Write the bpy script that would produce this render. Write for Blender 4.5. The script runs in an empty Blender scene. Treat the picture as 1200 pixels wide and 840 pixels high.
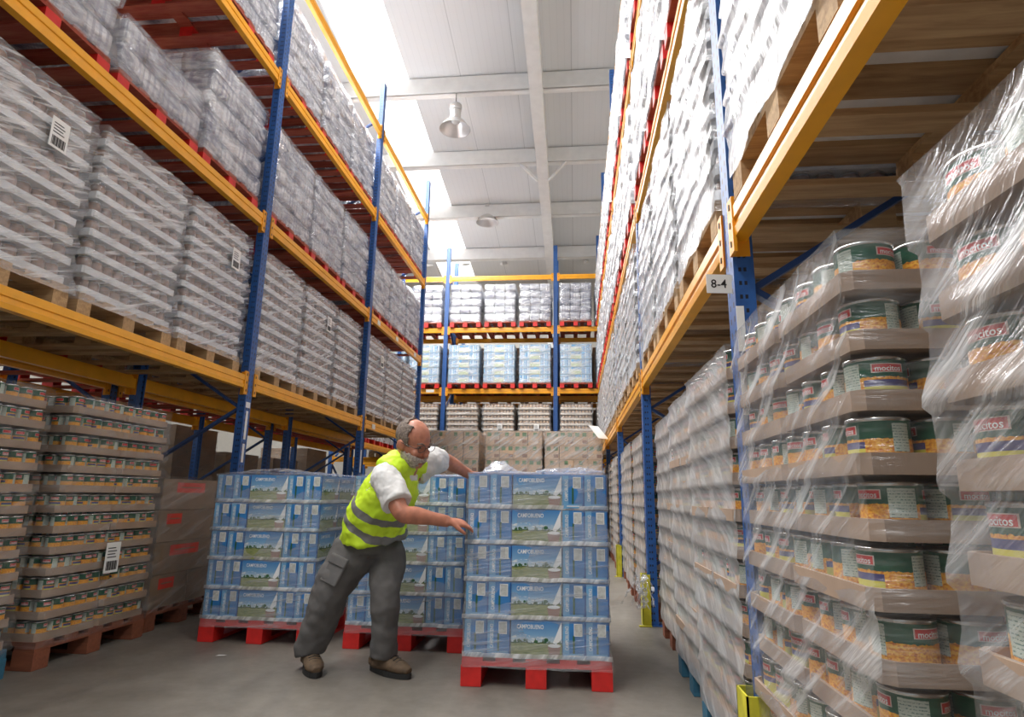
import bpy, math, random
from math import pi, sin, cos, radians as R_
from mathutils import Vector, Matrix, noise
random.seed(7)
S = bpy.context.scene
COL = S.collection

# ------------------------------------------------------------------ camera
FPX, PITCH, YAW, ROLL, CH = 718.6, .2206, -.1032, .0152, .9549
def cam_basis():
    cy, sy, cp, sp = cos(YAW), sin(YAW), cos(PITCH), sin(PITCH)
    f = Vector((sy*cp, cy*cp, sp)); r = Vector((cy, -sy, 0)); u = r.cross(f)
    c, s = cos(ROLL), sin(ROLL)
    return f, r*c+u*s, u*c-r*s
cf, cr_, cu = cam_basis()
cam_d = bpy.data.cameras.new('camera'); cam = bpy.data.objects.new('camera', cam_d); COL.objects.link(cam)
cam_d.sensor_width = 36; cam_d.lens = FPX*36/1200; cam_d.clip_start = .05; cam_d.clip_end = 200
M = Matrix((cr_, cu, -cf)).transposed().to_4x4(); M.translation = Vector((0, 0, CH)); cam.matrix_world = M
S.camera = cam
def at(u, v, X=None, Y=None, Z=None):
    """photo point -> place in the hall on a known plane (used only to read off measurements)"""
    d = cf + cr_*((u-600)/FPX) - cu*((v-420)/FPX)
    t = X/d.x if X is not None else Y/d.y if Y is not None else (Z-CH)/d.z
    return Vector((0, 0, CH)) + d*t

# ------------------------------------------------------------------ world, lights, exposure
W = bpy.data.worlds.new('world'); S.world = W; W.use_nodes = True
wb = W.node_tree.nodes['Background']; wb.inputs[0].default_value = (.86, .93, 1, 1); wb.inputs[1].default_value = .38
S.view_settings.view_transform = 'Standard'; S.view_settings.look = 'None'
S.view_settings.exposure = 0.15; S.view_settings.gamma = 1; S.view_settings.use_curve_mapping = False
def roof_z(y): return CH + 9 - .12*y
SLOPE = math.atan(-.12)
def sky_light(x, y0, y1, w, power, name='skylight_daylight'):
    l = bpy.data.lights.new(name, 'AREA'); l.shape = 'RECTANGLE'; l.size = w; l.size_y = (y1-y0); l.energy = power; l.color = (1, .985, .96)
    o = bpy.data.objects.new(name, l); COL.objects.link(o); yc = (y0+y1)/2
    o.location = (x, yc, roof_z(yc)-.42); o.rotation_euler = (SLOPE, 0, 0); o['kind'] = 'structure'
SKY_X, SKY_W = -3.64, 1.04
for y0, y1 in ((-6, 0), (0, 6), (6, 12), (12, 17.5)):
    sky_light(SKY_X, y0, y1, .95, 420 if y0 == 12 else 620)
sky_light(5.2, -6, 16, .95, 1800); sky_light(-10.2, -6, 16, .95, 350)  # unseen daylight strips over the side aisles, added for more light

# ------------------------------------------------------------------ materials
def newmat(name):
    m = bpy.data.materials.new(name); m.use_nodes = True; nt = m.node_tree
    return m, nt, nt.nodes['Principled BSDF'], nt.nodes['Material Output']
class G:
    """small shader maths helper"""
    def __init__(s, nt): s.nt = nt
    def put(s, sock, v):
        if isinstance(v, (int, float)): sock.default_value = v
        elif isinstance(v, (tuple, list)): sock.default_value = tuple(v) if len(v) == len(sock.default_value) else tuple(v)+(1,)
        else: s.nt.links.new(v, sock)
    def m(s, op, a, b=0., c=None):
        n = s.nt.nodes.new('ShaderNodeMath'); n.operation = op; s.put(n.inputs[0], a); s.put(n.inputs[1], b)
        if c is not None: s.put(n.inputs[2], c)
        return n.outputs[0]
    def coord(s, kind='Object'): return s.nt.nodes.new('ShaderNodeTexCoord').outputs[kind]
    def xyz(s, v):
        n = s.nt.nodes.new('ShaderNodeSeparateXYZ'); s.put(n.inputs[0], v); return n.outputs
    def mapv(s, v, scale=(1,1,1), rot=(0,0,0), loc=(0,0,0)):
        n = s.nt.nodes.new('ShaderNodeMapping'); s.put(n.inputs[0], v); n.inputs['Scale'].default_value = scale
        n.inputs['Rotation'].default_value = rot; n.inputs['Location'].default_value = loc; return n.outputs[0]
    def noise(s, v, scale=5, detail=3, rough=.5, dist=0):
        n = s.nt.nodes.new('ShaderNodeTexNoise'); s.put(n.inputs['Vector'], v); n.inputs['Scale'].default_value = scale
        n.inputs['Detail'].default_value = detail; n.inputs['Roughness'].default_value = rough; n.inputs['Distortion'].default_value = dist
        return n.outputs['Fac']
    def ramp(s, f, stops):
        n = s.nt.nodes.new('ShaderNodeValToRGB'); s.put(n.inputs[0], f); e = n.color_ramp.elements
        while len(e) < len(stops): e.new(.5)
        for k, (p, c) in enumerate(stops):
            e[k].position = p; e[k].color = tuple(c)+(1,) if isinstance(c, (tuple, list)) else (c, c, c, 1)
        return n.outputs[0]
    def mix(s, f, a, b):
        n = s.nt.nodes.new('ShaderNodeMix'); n.data_type = 'RGBA'; s.put(n.inputs[0], f)
        for i, v in ((6, a), (7, b)): s.put(n.inputs[i], v)
        return n.outputs[2]
    def rng(s, x, a, b):
        return s.m('MULTIPLY', s.m('GREATER_THAN', x, a), s.m('LESS_THAN', x, b))
    def bump(s, h, strength=.3, dist=.01):
        n = s.nt.nodes.new('ShaderNodeBump'); s.put(n.inputs['Height'], h); n.inputs['Strength'].default_value = strength
        n.inputs['Distance'].default_value = dist; return n.outputs[0]
    def obj_random(s): return s.nt.nodes.new('ShaderNodeObjectInfo').outputs['Random']
    def shifted(s, v, amount=40):
        """object coordinates moved by a per-object random step, so that repeats differ"""
        n = s.nt.nodes.new('ShaderNodeVectorMath'); n.operation = 'ADD'; s.put(n.inputs[0], v)
        c = s.nt.nodes.new('ShaderNodeCombineXYZ'); r = s.m('MULTIPLY', s.obj_random(), amount)
        for k in range(3): s.put(c.inputs[k], r)
        s.put(n.inputs[1], c.outputs[0]); return n.outputs[0]
def simple(name, col, rough=.6, var=.12, nscale=6, bump=0, metal=0, stretch=(1,1,1), spec=.5):
    m, nt, b, o = newmat(name); g = G(nt)
    v = g.shifted(g.coord('Object')); f = g.noise(g.mapv(v, stretch), nscale, 4)
    c1 = tuple(max(0, c*(1-var*1.6)) for c in col); c2 = tuple(min(1, c*(1+var*1.6)) for c in col)
    g.put(b.inputs['Base Color'], g.ramp(f, [(.25, c1), (.75, c2)]))
    b.inputs['Roughness'].default_value = rough; b.inputs['Metallic'].default_value = metal
    b.inputs['Specular IOR Level'].default_value = spec
    if bump: g.put(b.inputs['Normal'], g.bump(f, bump, .01))
    return m
MAT = {}
def mk_post(name, col):
    m, nt, b, o = newmat(name); g = G(nt); v = g.coord('Object'); x, y, z = g.xyz(v)
    zz = g.m('FRACT', g.m('DIVIDE', z, .05)); zz2 = g.m('FRACT', g.m('DIVIDE', g.m('ADD', z, .025), .05))
    hx = g.rng(g.m('ABSOLUTE', y), .016, .030); hole1 = g.m('MULTIPLY', hx, g.rng(zz, .2, .62))
    hole2 = g.m('MULTIPLY', g.rng(g.m('ABSOLUTE', x), .004, .014), g.rng(zz2, .2, .5))
    hole = g.m('MAXIMUM', hole1, hole2)
    n = g.noise(v, 25, 4)
    base = g.ramp(n, [(.3, tuple(c*.8 for c in col)), (.7, tuple(c*1.15 for c in col))])
    g.put(b.inputs['Base Color'], g.mix(hole, base, (.01, .012, .02)))
    b.inputs['Roughness'].default_value = .42; return m
MAT['post'] = mk_post('blue_upright_steel', (.022, .10, .33))
MAT['brace'] = simple('blue_brace_steel', (.018, .06, .2), .45, .1)
MAT['beam'] = simple('orange_beam_steel', (.92, .41, .015), .33, .06, 8, spec=.6)
MAT['beamdark'] = simple('orange_connector_steel', (.84, .35, .012), .4, .06)
MAT['galv'] = simple('galvanised_steel', (.5, .52, .54), .35, .1, metal=.7)
MAT['yellow'] = simple('yellow_guard_paint', (.55, .5, .03), .5, .2, 14)
def mk_wood(name, c1, c2, rough=.75):
    m, nt, b, o = newmat(name); g = G(nt); v = g.shifted(g.coord('Object'))
    f = g.noise(g.mapv(v, (14, 1.2, 14)), 3, 5, .6, .6); f2 = g.noise(v, 3, 2)
    k = g.m('ADD', g.m('MULTIPLY', f, .7), g.m('MULTIPLY', f2, .3))
    g.put(b.inputs['Base Color'], g.ramp(k, [(.32, c1), (.68, c2)])); b.inputs['Roughness'].default_value = rough
    g.put(b.inputs['Normal'], g.bump(f, .25, .004)); return m
MAT['wood'] = mk_wood('pallet_wood', (.30, .17, .075), (.62, .42, .22))
MAT['woodred'] = mk_wood('red_stained_pallet_wood', (.30, .03, .02), (.45, .13, .07))
MAT['red'] = simple('red_pallet_paint', (.68, .022, .018), .45, .1, 18, .1)
MAT['woodbrown'] = mk_wood('brown_red_pallet_wood', (.17, .05, .025), (.3, .1, .05))
MAT['woodblue'] = mk_wood('blue_pallet_wood', (.02, .09, .16), (.04, .17, .26))
def mk_kraft(name, col, corr=True):
    m, nt, b, o = newmat(name); g = G(nt); v = g.shifted(g.coord('Object')); f = g.noise(v, 7, 4)
    g.put(b.inputs['Base Color'], g.ramp(f, [(.3, tuple(c*.85 for c in col)), (.7, tuple(min(1, c*1.1) for c in col))]))
    b.inputs['Roughness'].default_value = .7
    g.put(b.inputs['Normal'], g.bump(g.noise(g.mapv(v, (60, 60, 2)), 3, 2), .15, .003)); return m
MAT['kraft'] = mk_kraft('kraft_card', (.36, .255, .185))
MAT['kraftdark'] = mk_kraft('shade_darkened_kraft_card', (.25, .17, .11))  # dark brown card, deepened further to paint in shade around the racks
MAT['kraftlight'] = mk_kraft('light_kraft_card', (.60, .43, .30))
MAT['greycard'] = mk_kraft('white_card_tray', (.80, .81, .82))
MAT['cream'] = mk_kraft('cream_card', (.78, .70, .60)); MAT['tanjar'] = simple('tan_can_label', (.60, .40, .24), .4, .35, 26)
MAT['tape'] = simple('packing_tape', (.48, .36, .26), .3, .05)
MAT['greenprint'] = simple('green_print', (.16, .27, .15), .6, .1)
MAT['redprint'] = simple('red_print', (.62, .05, .03), .5, .1)
MAT['brownprint'] = simple('brown_print', (.28, .15, .10), .6, .1)
MAT['tin'] = simple('tin_lid', (.62, .62, .6), .25, .05, metal=.9)
MAT['black'] = simple('black_print', (.02, .02, .022), .5, .1)
MAT['white'] = simple('white_label_paper', (.85, .85, .83), .55, .02)
MAT['jar'] = simple('brown_jar_contents', (.25, .15, .11), .3, .45, 24)
MAT['jarcap'] = simple('pale_can_end', (.5, .5, .5), .3, .2, 30, metal=.4)

def mk_can():
    m, nt, b, o = newmat('green_corn_can_label'); g = G(nt); u, v, _ = g.xyz(g.coord('UV'))
    uv = g.coord('UV'); v = g.m('MAXIMUM', g.m('DIVIDE', g.m('SUBTRACT', v, .30), .70), 0.)
    wav = g.m('MULTIPLY', g.m('SUBTRACT', g.noise(g.mapv(uv, (26, 3, 1)), 2, 3), .5), .14)
    top = g.m('ADD', .44, wav)
    corn = g.ramp(g.noise(g.mapv(uv, (26, 9, 1)), 2, 2, .5, .6), [(.3, (.50, .13, .01)), (.5, (.80, .33, .02)), (.7, (.92, .55, .06))])
    green = g.ramp(g.noise(uv, 4, 2), [(.3, (.010, .075, .042)), (.7, (.02, .13, .07))])
    col = g.mix(g.m('LESS_THAN', v, top), green, corn)
    # side B: purple band over yellow foot
    sb = g.rng(u, .40, .66)
    col = g.mix(g.m('MULTIPLY', sb, g.rng(v, .16, .36)), col, (.06, .055, .19))
    col = g.mix(g.m('MULTIPLY', sb, g.m('LESS_THAN', v, .16)), col, (.62, .56, .08))
    # white information panels
    wp = g.m('MAXIMUM', g.rng(u, .24, .38), g.rng(u, .80, .90))
    wp = g.m('MULTIPLY', wp, g.rng(v, .06, .9))
    lines = g.m('MULTIPLY', g.m('GREATER_THAN', g.m('FRACT', g.m('MULTIPLY', v, 12)), .62), g.m('GREATER_THAN', g.noise(g.mapv(uv, (60, 12, 1)), 2, 1), .5))
    col = g.mix(wp, col, g.mix(lines, (.55, .62, .54), (.16, .26, .22)))
    # red name plates with pale rim
    for c in (.12, .53):
        r1 = g.m('MULTIPLY', g.rng(u, c-.088, c+.088), g.rng(v, .58, .86))
        r2 = g.m('MULTIPLY', g.rng(u, c-.081, c+.081), g.rng(v, .605, .835))
        col = g.mix(r1, col, (.75, .6, .55)); col = g.mix(r2, col, (.68, .035, .04))
    g.put(b.inputs['Base Color'], col); b.inputs['Roughness'].default_value = .3
    return m
MAT['can'] = mk_can()

def mk_film(name, base, amp, tint=(.86, .88, .9), rot=(.0, .5, 0), stretch=(1, 1, 14), scale=3.0, rough=.2, bumpk=.5, gloss=.16, lo=.48, hi=.68):
    """clinging plastic film: mostly clear, whitish where it bunches, with a glossy skin"""
    m, nt, b, out = newmat(name); g = G(nt); v = g.shifted(g.coord('Object'))
    f = g.noise(g.mapv(g.mapv(v, (1, 1, 1), rot), stretch), scale, 5, .62, .25); f2 = g.noise(g.mapv(v, (1.3, 1.3, 2)), 2.2, 3)
    fac = g.m('ADD', base, g.m('MULTIPLY', g.ramp(f, [(lo, 0.), (hi, 1.)]), amp))
    fac = g.m('ADD', fac, g.m('MULTIPLY', g.m('SUBTRACT', f2, .5), amp*.7)); fac = g.m('MINIMUM', g.m('MAXIMUM', fac, .03), .95)
    g.put(b.inputs['Base Color'], tint); b.inputs['Roughness'].default_value = .35
    nrm = g.bump(g.m('ADD', f, g.m('MULTIPLY', f2, .6)), bumpk, .03); g.put(b.inputs['Normal'], nrm)
    tr = nt.nodes.new('ShaderNodeBsdfTransparent'); tr.inputs[0].default_value = (.97, .98, .99, 1)
    gl = nt.nodes.new('ShaderNodeBsdfGlossy'); gl.inputs['Roughness'].default_value = rough; gl.inputs[0].default_value = (.95, .96, 1, 1); nt.links.new(nrm, gl.inputs['Normal'])
    mx = nt.nodes.new('ShaderNodeMixShader'); nt.links.new(fac, mx.inputs[0]); nt.links.new(tr.outputs[0], mx.inputs[1]); nt.links.new(b.outputs[0], mx.inputs[2])
    m2 = nt.nodes.new('ShaderNodeMixShader'); lw = nt.nodes.new('ShaderNodeLayerWeight'); lw.inputs[0].default_value = .35; nt.links.new(nrm, lw.inputs['Normal']); nt.links.new(g.m('MULTIPLY', gloss, g.m('ADD', .25, g.m('MULTIPLY', lw.outputs['Facing'], 1.6))), m2.inputs[0]); nt.links.new(mx.outputs[0], m2.inputs[1]); nt.links.new(gl.outputs[0], m2.inputs[2])
    nt.links.new(m2.outputs[0], out.inputs[0]); return m
MAT['film'] = mk_film('clear_stretch_film', .15, .20, (.78, .80, .82), (0, .12, 0), gloss=.10)
MAT['film_can'] = mk_film('thin_stretch_film', .03, .22, (.74, .74, .74), (0, .35, 0), (1, 1, 9), 3, .2, .5, .06)
MAT['film_near'] = mk_film('streaky_stretch_film', .12, .5, (.78, .79, .80), (0, .6, 0), (1, 1, 9), 2.4, .2, .4, .14)
MAT['film_white'] = mk_film('white_hazed_stretch_film', .36, .55, (.88, .89, .90), (0, 1.0, 0), (1, 1, 12), 1.8, .2, .5, .25, .45, .64)
MAT['film_tray'] = mk_film('creased_stretch_film', .09, .75, (.95, .96, .97), (0, .35, 0), (1, 1, 14), 2.6, .16, .7, .22, .50, .70)
MAT['film_row'] = mk_film('thick_hazy_stretch_film', .42, .35, (.66, .67, .68), (0, -.5, 0), (1, 1, 7), 2.2, .25, .35, .14)
MAT['film_pale'] = mk_film('pale_stretch_film', .20, .4, (.86, .90, .93), (0, .2, 0), (1, 1, 6), 4, .2, .6, .12)
MAT['film_side'] = mk_film('thin_side_film', .06, .35, (.85, .86, .88), (0, .25, 0), (1, 1, 8), 3, .2, .6, .10)
MAT['film_pack'] = mk_film('shiny_pack_film', .02, .35, (.9, .91, .93), (0, .35, 0), (1, 1, 7), 3.5, .14, 1.0, .22)
MAT['film_grey'] = mk_film('grey_stretch_film', .25, .5, (.84, .85, .87), (0, .3, 0), (1, 1, 10), 3, .18, .7, .2)
def mk_silver():
    m, nt, b, o = newmat('silver_shrink_pack'); g = G(nt); v = g.shifted(g.coord('Object'))
    uvx, uvy, _ = g.xyz(g.coord('UV'))
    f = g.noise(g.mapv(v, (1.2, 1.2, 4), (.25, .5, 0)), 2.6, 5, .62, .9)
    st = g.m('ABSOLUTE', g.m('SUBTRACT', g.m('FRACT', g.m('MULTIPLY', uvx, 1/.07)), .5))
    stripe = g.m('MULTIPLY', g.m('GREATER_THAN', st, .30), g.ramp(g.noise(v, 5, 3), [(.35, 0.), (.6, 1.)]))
    col = g.ramp(f, [(.34, (.15, .155, .20)), (.43, (.36, .37, .43)), (.52, (.66, .67, .71)), (.62, (.95, .95, .96))])  # painted white highlights and dark folds of the crumpled film
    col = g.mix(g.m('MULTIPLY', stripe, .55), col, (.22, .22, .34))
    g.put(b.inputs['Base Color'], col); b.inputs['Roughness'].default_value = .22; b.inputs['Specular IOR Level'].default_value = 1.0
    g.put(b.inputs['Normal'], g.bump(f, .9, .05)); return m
MAT['silver'] = mk_silver()
def mk_floor():
    m, nt, b, o = newmat('worn_concrete'); g = G(nt); v = g.coord('Object')
    a = g.noise(v, .9, 6, .62, .4); c = g.noise(v, 14, 5, .7); s = g.noise(g.mapv(v, (1, .25, 1), (0, 0, .5)), 2.2, 5, .7, .8)
    k = g.m('ADD', g.m('MULTIPLY', a, .5), g.m('ADD', g.m('MULTIPLY', c, .2), g.m('MULTIPLY', s, .3)))
    g.put(b.inputs['Base Color'], g.ramp(k, [(.34, (.095, .084, .071)), (.5, (.18, .162, .138)), (.66, (.27, .245, .21))]))
    g.put(b.inputs['Roughness'], g.ramp(s, [(.3, .38), (.7, .62)])); g.put(b.inputs['Normal'], g.bump(c, .15, .004)); return m
MAT['floor'] = mk_floor()
def mk_roof():
    m, nt, b, o = newmat('ribbed_white_roof_sheet'); g = G(nt); x, y, z = g.xyz(g.coord('Object'))
    rib = g.m('GREATER_THAN', g.m('FRACT', g.m('DIVIDE', x, .12)), .86); seam = g.m('GREATER_THAN', g.m('FRACT', g.m('DIVIDE', x, 1.05)), .985)
    c = g.mix(g.m('MULTIPLY', rib, .16), (.76, .78, .79), (.60, .62, .63)); c = g.mix(g.m('MULTIPLY', seam, .5), c, (.4, .42, .43))
    g.put(b.inputs['Base Color'], c); b.inputs['Roughness'].default_value = .5
    g.put(b.inputs['Normal'], g.bump(rib, .2, .01)); return m
MAT['roof'] = mk_roof()
MAT['whitepaint'] = simple('white_steel_paint', (.84, .84, .82), .45, .03)
MAT['wall'] = simple('beige_wall_panel', (.50, .48, .44), .8, .04)
def mk_emit(name, col, st):
    m, nt, b, o = newmat(name); b.inputs['Base Color'].default_value = (.8, .8, .8, 1)
    b.inputs['Emission Color'].default_value = (*col, 1); b.inputs['Emission Strength'].default_value = st; return m
MAT['skylight'] = mk_emit('daylit_translucent_sheet', (1, 1, 1), 1.6)
MAT['alu'] = simple('spun_aluminium', (.62, .61, .6), .3, .05, metal=.6)
MAT['lampglass'] = simple('lamp_glass', (.7, .7, .68), .2, .02)
# milk packs
def mk_meadow():
    m, nt, b, o = newmat('printed_meadow_picture'); g = G(nt); uv = g.coord('UV'); u, v, _ = g.xyz(uv)
    sky = g.ramp(v, [(.46, (.50, .62, .70)), (.62, (.20, .40, .64)), (1, (.05, .22, .52))])
    cl = g.noise(g.mapv(uv, (3, 7, 1)), 2, 4); sky = g.mix(g.m('MULTIPLY', g.m('GREATER_THAN', cl, .58), g.m('LESS_THAN', v, .62)), sky, (.72, .76, .78))
    gr = g.ramp(g.noise(g.mapv(uv, (4, 14, 1)), 2, 4), [(.3, (.17, .22, .07)), (.7, (.36, .38, .16))])
    hz = g.m('ADD', .42, g.m('MULTIPLY', g.m('SUBTRACT', g.noise(g.mapv(uv, (3, 0, 1)), 2, 2), .5), .12))
    col = g.mix(g.m('LESS_THAN', v, hz), sky, gr)
    tr = g.m('ADD', hz, g.m('MULTIPLY', g.m('MAXIMUM', g.m('SUBTRACT', g.noise(g.mapv(uv, (9, 0, 1)), 2, 3), .5), 0.), .7))
    col = g.mix(g.m('MULTIPLY', g.m('GREATER_THAN', v, g.m('SUBTRACT', hz, .03)), g.m('LESS_THAN', v, tr)), col, (.05, .10, .03))
    g.put(b.inputs['Base Color'], col); b.inputs['Roughness'].default_value = .3; return m
MAT['meadow'] = mk_meadow()
MAT['blueside'] = simple('blue_carton_print', (.035, .20, .50), .3, .15, 12)
MAT['bluedeep'] = simple('deep_blue_carton_print', (.012, .09, .33), .3, .1)
MAT['lightblue'] = simple('light_blue_carton_print', (.16, .40, .66), .3, .1)
MAT['panel'] = simple('grey_white_print_panel', (.55, .57, .55), .4, .15, 60)
MAT['milkwhite'] = simple('white_print', (.85, .87, .88), .4, .02)
MAT['bowl'] = simple('clay_bowl_print', (.34, .20, .16), .4, .1)
MAT['darkgreen'] = simple('dark_green_print', (.03, .12, .05), .4, .1)
MAT['crease'] = simple('white_film_crease', (.8, .82, .84), .2, .05)

# ------------------------------------------------------------------ mesh helpers
class MB:
    def __init__(s): s.v = []; s.f = []; s.mi = []; s.uv = []; s.mats = []; s.smooth = []
    def mat(s, k):
        if k not in s.mats: s.mats.append(k)
        return s.mats.index(k)
    def face(s, idx, k, uv=None, sm=False):
        s.f.append(tuple(idx)); s.mi.append(s.mat(k)); s.uv.append(uv); s.smooth.append(sm)
    def box(s, x0, x1, y0, y1, z0, z1, k, uvbox=False, skip=''):
        b = len(s.v); s.v += [(x, y, z) for z in (z0, z1) for x, y in ((x0, y0), (x1, y0), (x1, y1), (x0, y1))]
        w, d, h = x1-x0, y1-y0, z1-z0
        for nm, q, uv in (('b', (3, 2, 1, 0), None), ('t', (4, 5, 6, 7), None), ('f', (0, 1, 5, 4), ((0, 0), (w, 0), (w, h), (0, h))),
                      ('r', (1, 2, 6, 5), ((0, 0), (d, 0), (d, h), (0, h))), ('k', (2, 3, 7, 6), ((0, 0), (w, 0), (w, h), (0, h))), ('l', (3, 0, 4, 7), ((0, 0), (d, 0), (d, h), (0, h)))):
            if nm in skip: continue
            s.face([b+i for i in q], k, uv)
    def poly(s, pts, k, uv=None):
        b = len(s.v); s.v += [tuple(p) for p in pts]; s.face(range(b, b+len(pts)), k, uv)
    def obox(s, c, ax, ay, az, hx, hy, hz, k):
        """oriented box: centre, three unit axes, half sizes"""
        b = len(s.v); c = Vector(c)
        for sz in (-1, 1):
            for sx, sy in ((-1, -1), (1, -1), (1, 1), (-1, 1)): s.v.append(tuple(c+ax*(hx*sx)+ay*(hy*sy)+az*(hz*sz)))
        for q in ((3, 2, 1, 0), (4, 5, 6, 7), (0, 1, 5, 4), (1, 2, 6, 5), (2, 3, 7, 6), (3, 0, 4, 7)): s.face([b+i for i in q], k)
    def bar(s, p, q, w, h, k, up=(0, 0, 1)):
        p, q = Vector(p), Vector(q); az = (q-p); L = az.length; az.normalize(); u = Vector(up)
        ax = az.cross(u)
        if ax.length < 1e-4: ax = Vector((1, 0, 0))
        ax.normalize(); ay = az.cross(ax).normalized(); s.obox((p+q)/2, ax, ay, az, w/2, h/2, L/2, k)
    def lathe(s, prof, k, n=24, c=(0, 0, 0), uvr=None, ks=None, closed=True):
        """profile [(r,z)...]; uvr = (z0,z1) maps v; ks per-segment materials"""
        b = len(s.v)
        for r, z in prof:
            for i in range(n): a = 2*pi*i/n; s.v.append((c[0]+r*cos(a), c[1]+r*sin(a), c[2]+z))
        for j in range(len(prof)-1):
            kk = ks[j] if ks else k
            for i in range(n):
                i2 = (i+1) % n; uv = None
                if uvr:
                    va, vb = [(prof[q][1]-uvr[0])/(uvr[1]-uvr[0]) for q in (j, j+1)]
                    uv = ((i/n, va), ((i+1)/n, va), ((i+1)/n, vb), (i/n, vb))
                s.face((b+j*n+i, b+j*n+i2, b+(j+1)*n+i2, b+(j+1)*n+i), kk, uv, True)
        if closed:
            s.face([b+i for i in range(n-1, -1, -1)], ks[0] if ks else k); t = b+(len(prof)-1)*n
            s.face([t+i for i in range(n)], ks[-1] if ks else k)
    def tube(s, pts, r, k, n=8):
        pts = [Vector(p) for p in pts]; b = len(s.v)
        for i, p in enumerate(pts):
            t = (pts[min(i+1, len(pts)-1)]-pts[max(i-1, 0)]).normalized(); u = t.orthogonal().normalized(); w = t.cross(u)
            rr = r[i] if isinstance(r, (list, tuple)) else r
            for j in range(n): a = 2*pi*j/n; s.v.append(tuple(p+u*(rr*cos(a))+w*(rr*sin(a))))
        for i in range(len(pts)-1):
            for j in range(n): s.face((b+i*n+j, b+i*n+(j+1) % n, b+(i+1)*n+(j+1) % n, b+(i+1)*n+j), k, None, True)
        s.face([b+j for j in range(n-1, -1, -1)], k); e = b+(len(pts)-1)*n; s.face([e+j for j in range(n)], k)
    def add(s, verts, faces, k, fn=None):
        b = len(s.v); s.v += [fn(v) if fn else v for v in verts]
        for f in faces: s.face([b+i for i in f], k)
    def mesh(s, name):
        me = bpy.data.meshes.new(name); me.from_pydata(s.v, [], s.f)
        for k in s.mats: me.materials.append(MAT[k])
        for p, i, sm in zip(me.polygons, s.mi, s.smooth): p.material_index = i; p.use_smooth = sm
        if any(s.uv):
            l = me.uv_layers.new(name='UVMap').data
            for p, uv in zip(me.polygons, s.uv):
                if uv:
                    for li, c in zip(p.loop_indices, uv): l[li].uv = c
        me.update(); return me
def link(name, me, parent=None, loc=(0, 0, 0), rz=0, rot=None, label=None):
    o = bpy.data.objects.new(name, me); COL.objects.link(o); o.location = loc
    o.rotation_euler = rot if rot else (0, 0, rz)
    if parent is not None: o.parent = parent
    if label: o['label'] = label
    return o
def thing(name, label, cat, loc=(0, 0, 0), rz=0, group=None, me=None):
    o = link(name, me, None, loc, rz, label=label); o['category'] = cat
    if group: o['group'] = group
    return o
def struct(name, me, loc=(0, 0, 0), rot=None):
    o = link(name, me, None, loc, rot=rot); o['kind'] = 'structure'; return o
CACHE = {}
def cached(key, fn):
    if key not in CACHE: CACHE[key] = fn().mesh('_'.join(str(k) for k in (key if isinstance(key, tuple) else (key,))))
    return CACHE[key]
TXT = {}
def text_geo(txt):
    if txt not in TXT:
        c = bpy.data.curves.new('t', 'FONT'); c.body = txt; c.align_x = 'CENTER'; c.align_y = 'CENTER'; c.resolution_u = 2; c.size = 1; c.offset = .012
        o = bpy.data.objects.new('t', c); COL.objects.link(o); dg = bpy.context.evaluated_depsgraph_get(); me = o.evaluated_get(dg).to_mesh()
        vs = [tuple(v.co) for v in me.vertices]; fs = [tuple(p.vertices) for p in me.polygons]
        xs = [v[0] for v in vs]; ys = [v[1] for v in vs]; cx, cy = (min(xs)+max(xs))/2, (min(ys)+max(ys))/2
        vs = [(x-cx, y-cy, 0) for x, y, z in vs]; TXT[txt] = (vs, fs, max(xs)-min(xs), max(ys)-min(ys))
        o.evaluated_get(dg).to_mesh_clear(); bpy.data.objects.remove(o); bpy.data.curves.remove(c)
    return TXT[txt]
def add_text(mb, txt, w, h, k, fn):
    """fn maps local (x,y) of lettering to 3D"""
    vs, fs, tw, th = text_geo(txt); mb.add(vs, fs, k, lambda p: tuple(fn(p[0]*w/tw, p[1]*h/th)))

# ------------------------------------------------------------------ the hall
XL, XR = -2.872, .56
m = MB(); m.box(-14, 10, -9, 20, -.2, 0, 'floor'); struct('floor', m.mesh('floor'))
def roof_panel(x0, x1, y0, y1, k, name):
    m = MB(); 
    pts = [(x0, y0), (x1, y0), (x1, y1), (x0, y1)]
    b = len(m.v); m.v += [(x, y, roof_z(y)) for x, y in pts]+[(x, y, roof_z(y)+.12) for x, y in pts]
    for q in ((3, 2, 1, 0), (4, 5, 6, 7), (0, 1, 5, 4), (1, 2, 6, 5), (2, 3, 7, 6), (3, 0, 4, 7)): m.face([b+i for i in q], k)
    return struct(name, m.mesh(name))
YW = 18.6
sx0, sx1 = SKY_X-SKY_W/2, SKY_X+SKY_W/2
roof_panel(sx1, 4.68, -9, YW, 'roof', 'ceiling'); roof_panel(-9.68, sx0, -9, YW, 'roof', 'ceiling.001')
roof_panel(5.72, 10, -9, YW, 'roof', 'ceiling.002'); roof_panel(-14, -10.72, -9, YW, 'roof', 'ceiling.003')
roof_panel(sx0, sx1, -9, YW, 'skylight', 'window_1'); roof_panel(4.68, 5.72, -9, YW, 'skylight', 'added_skylight_2'); roof_panel(-10.72, -9.68, -9, YW, 'skylight', 'added_skylight_3')  # the two outer strips are unseen skylights added for lighting
m = MB(); m.box(-14, 10, YW, YW+.2, 0, 8.5, 'wall'); struct('wall_back', m.mesh('wall_back'))
m = MB(); m.box(-14.2, -14, -9, YW, 0, 10.9, 'wall'); struct('wall_left', m.mesh('wall_left'))
m = MB(); m.box(10, 10.2, -9, YW, 0, 10.9, 'wall'); struct('wall_right', m.mesh('wall_right'))
n = 0
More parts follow.
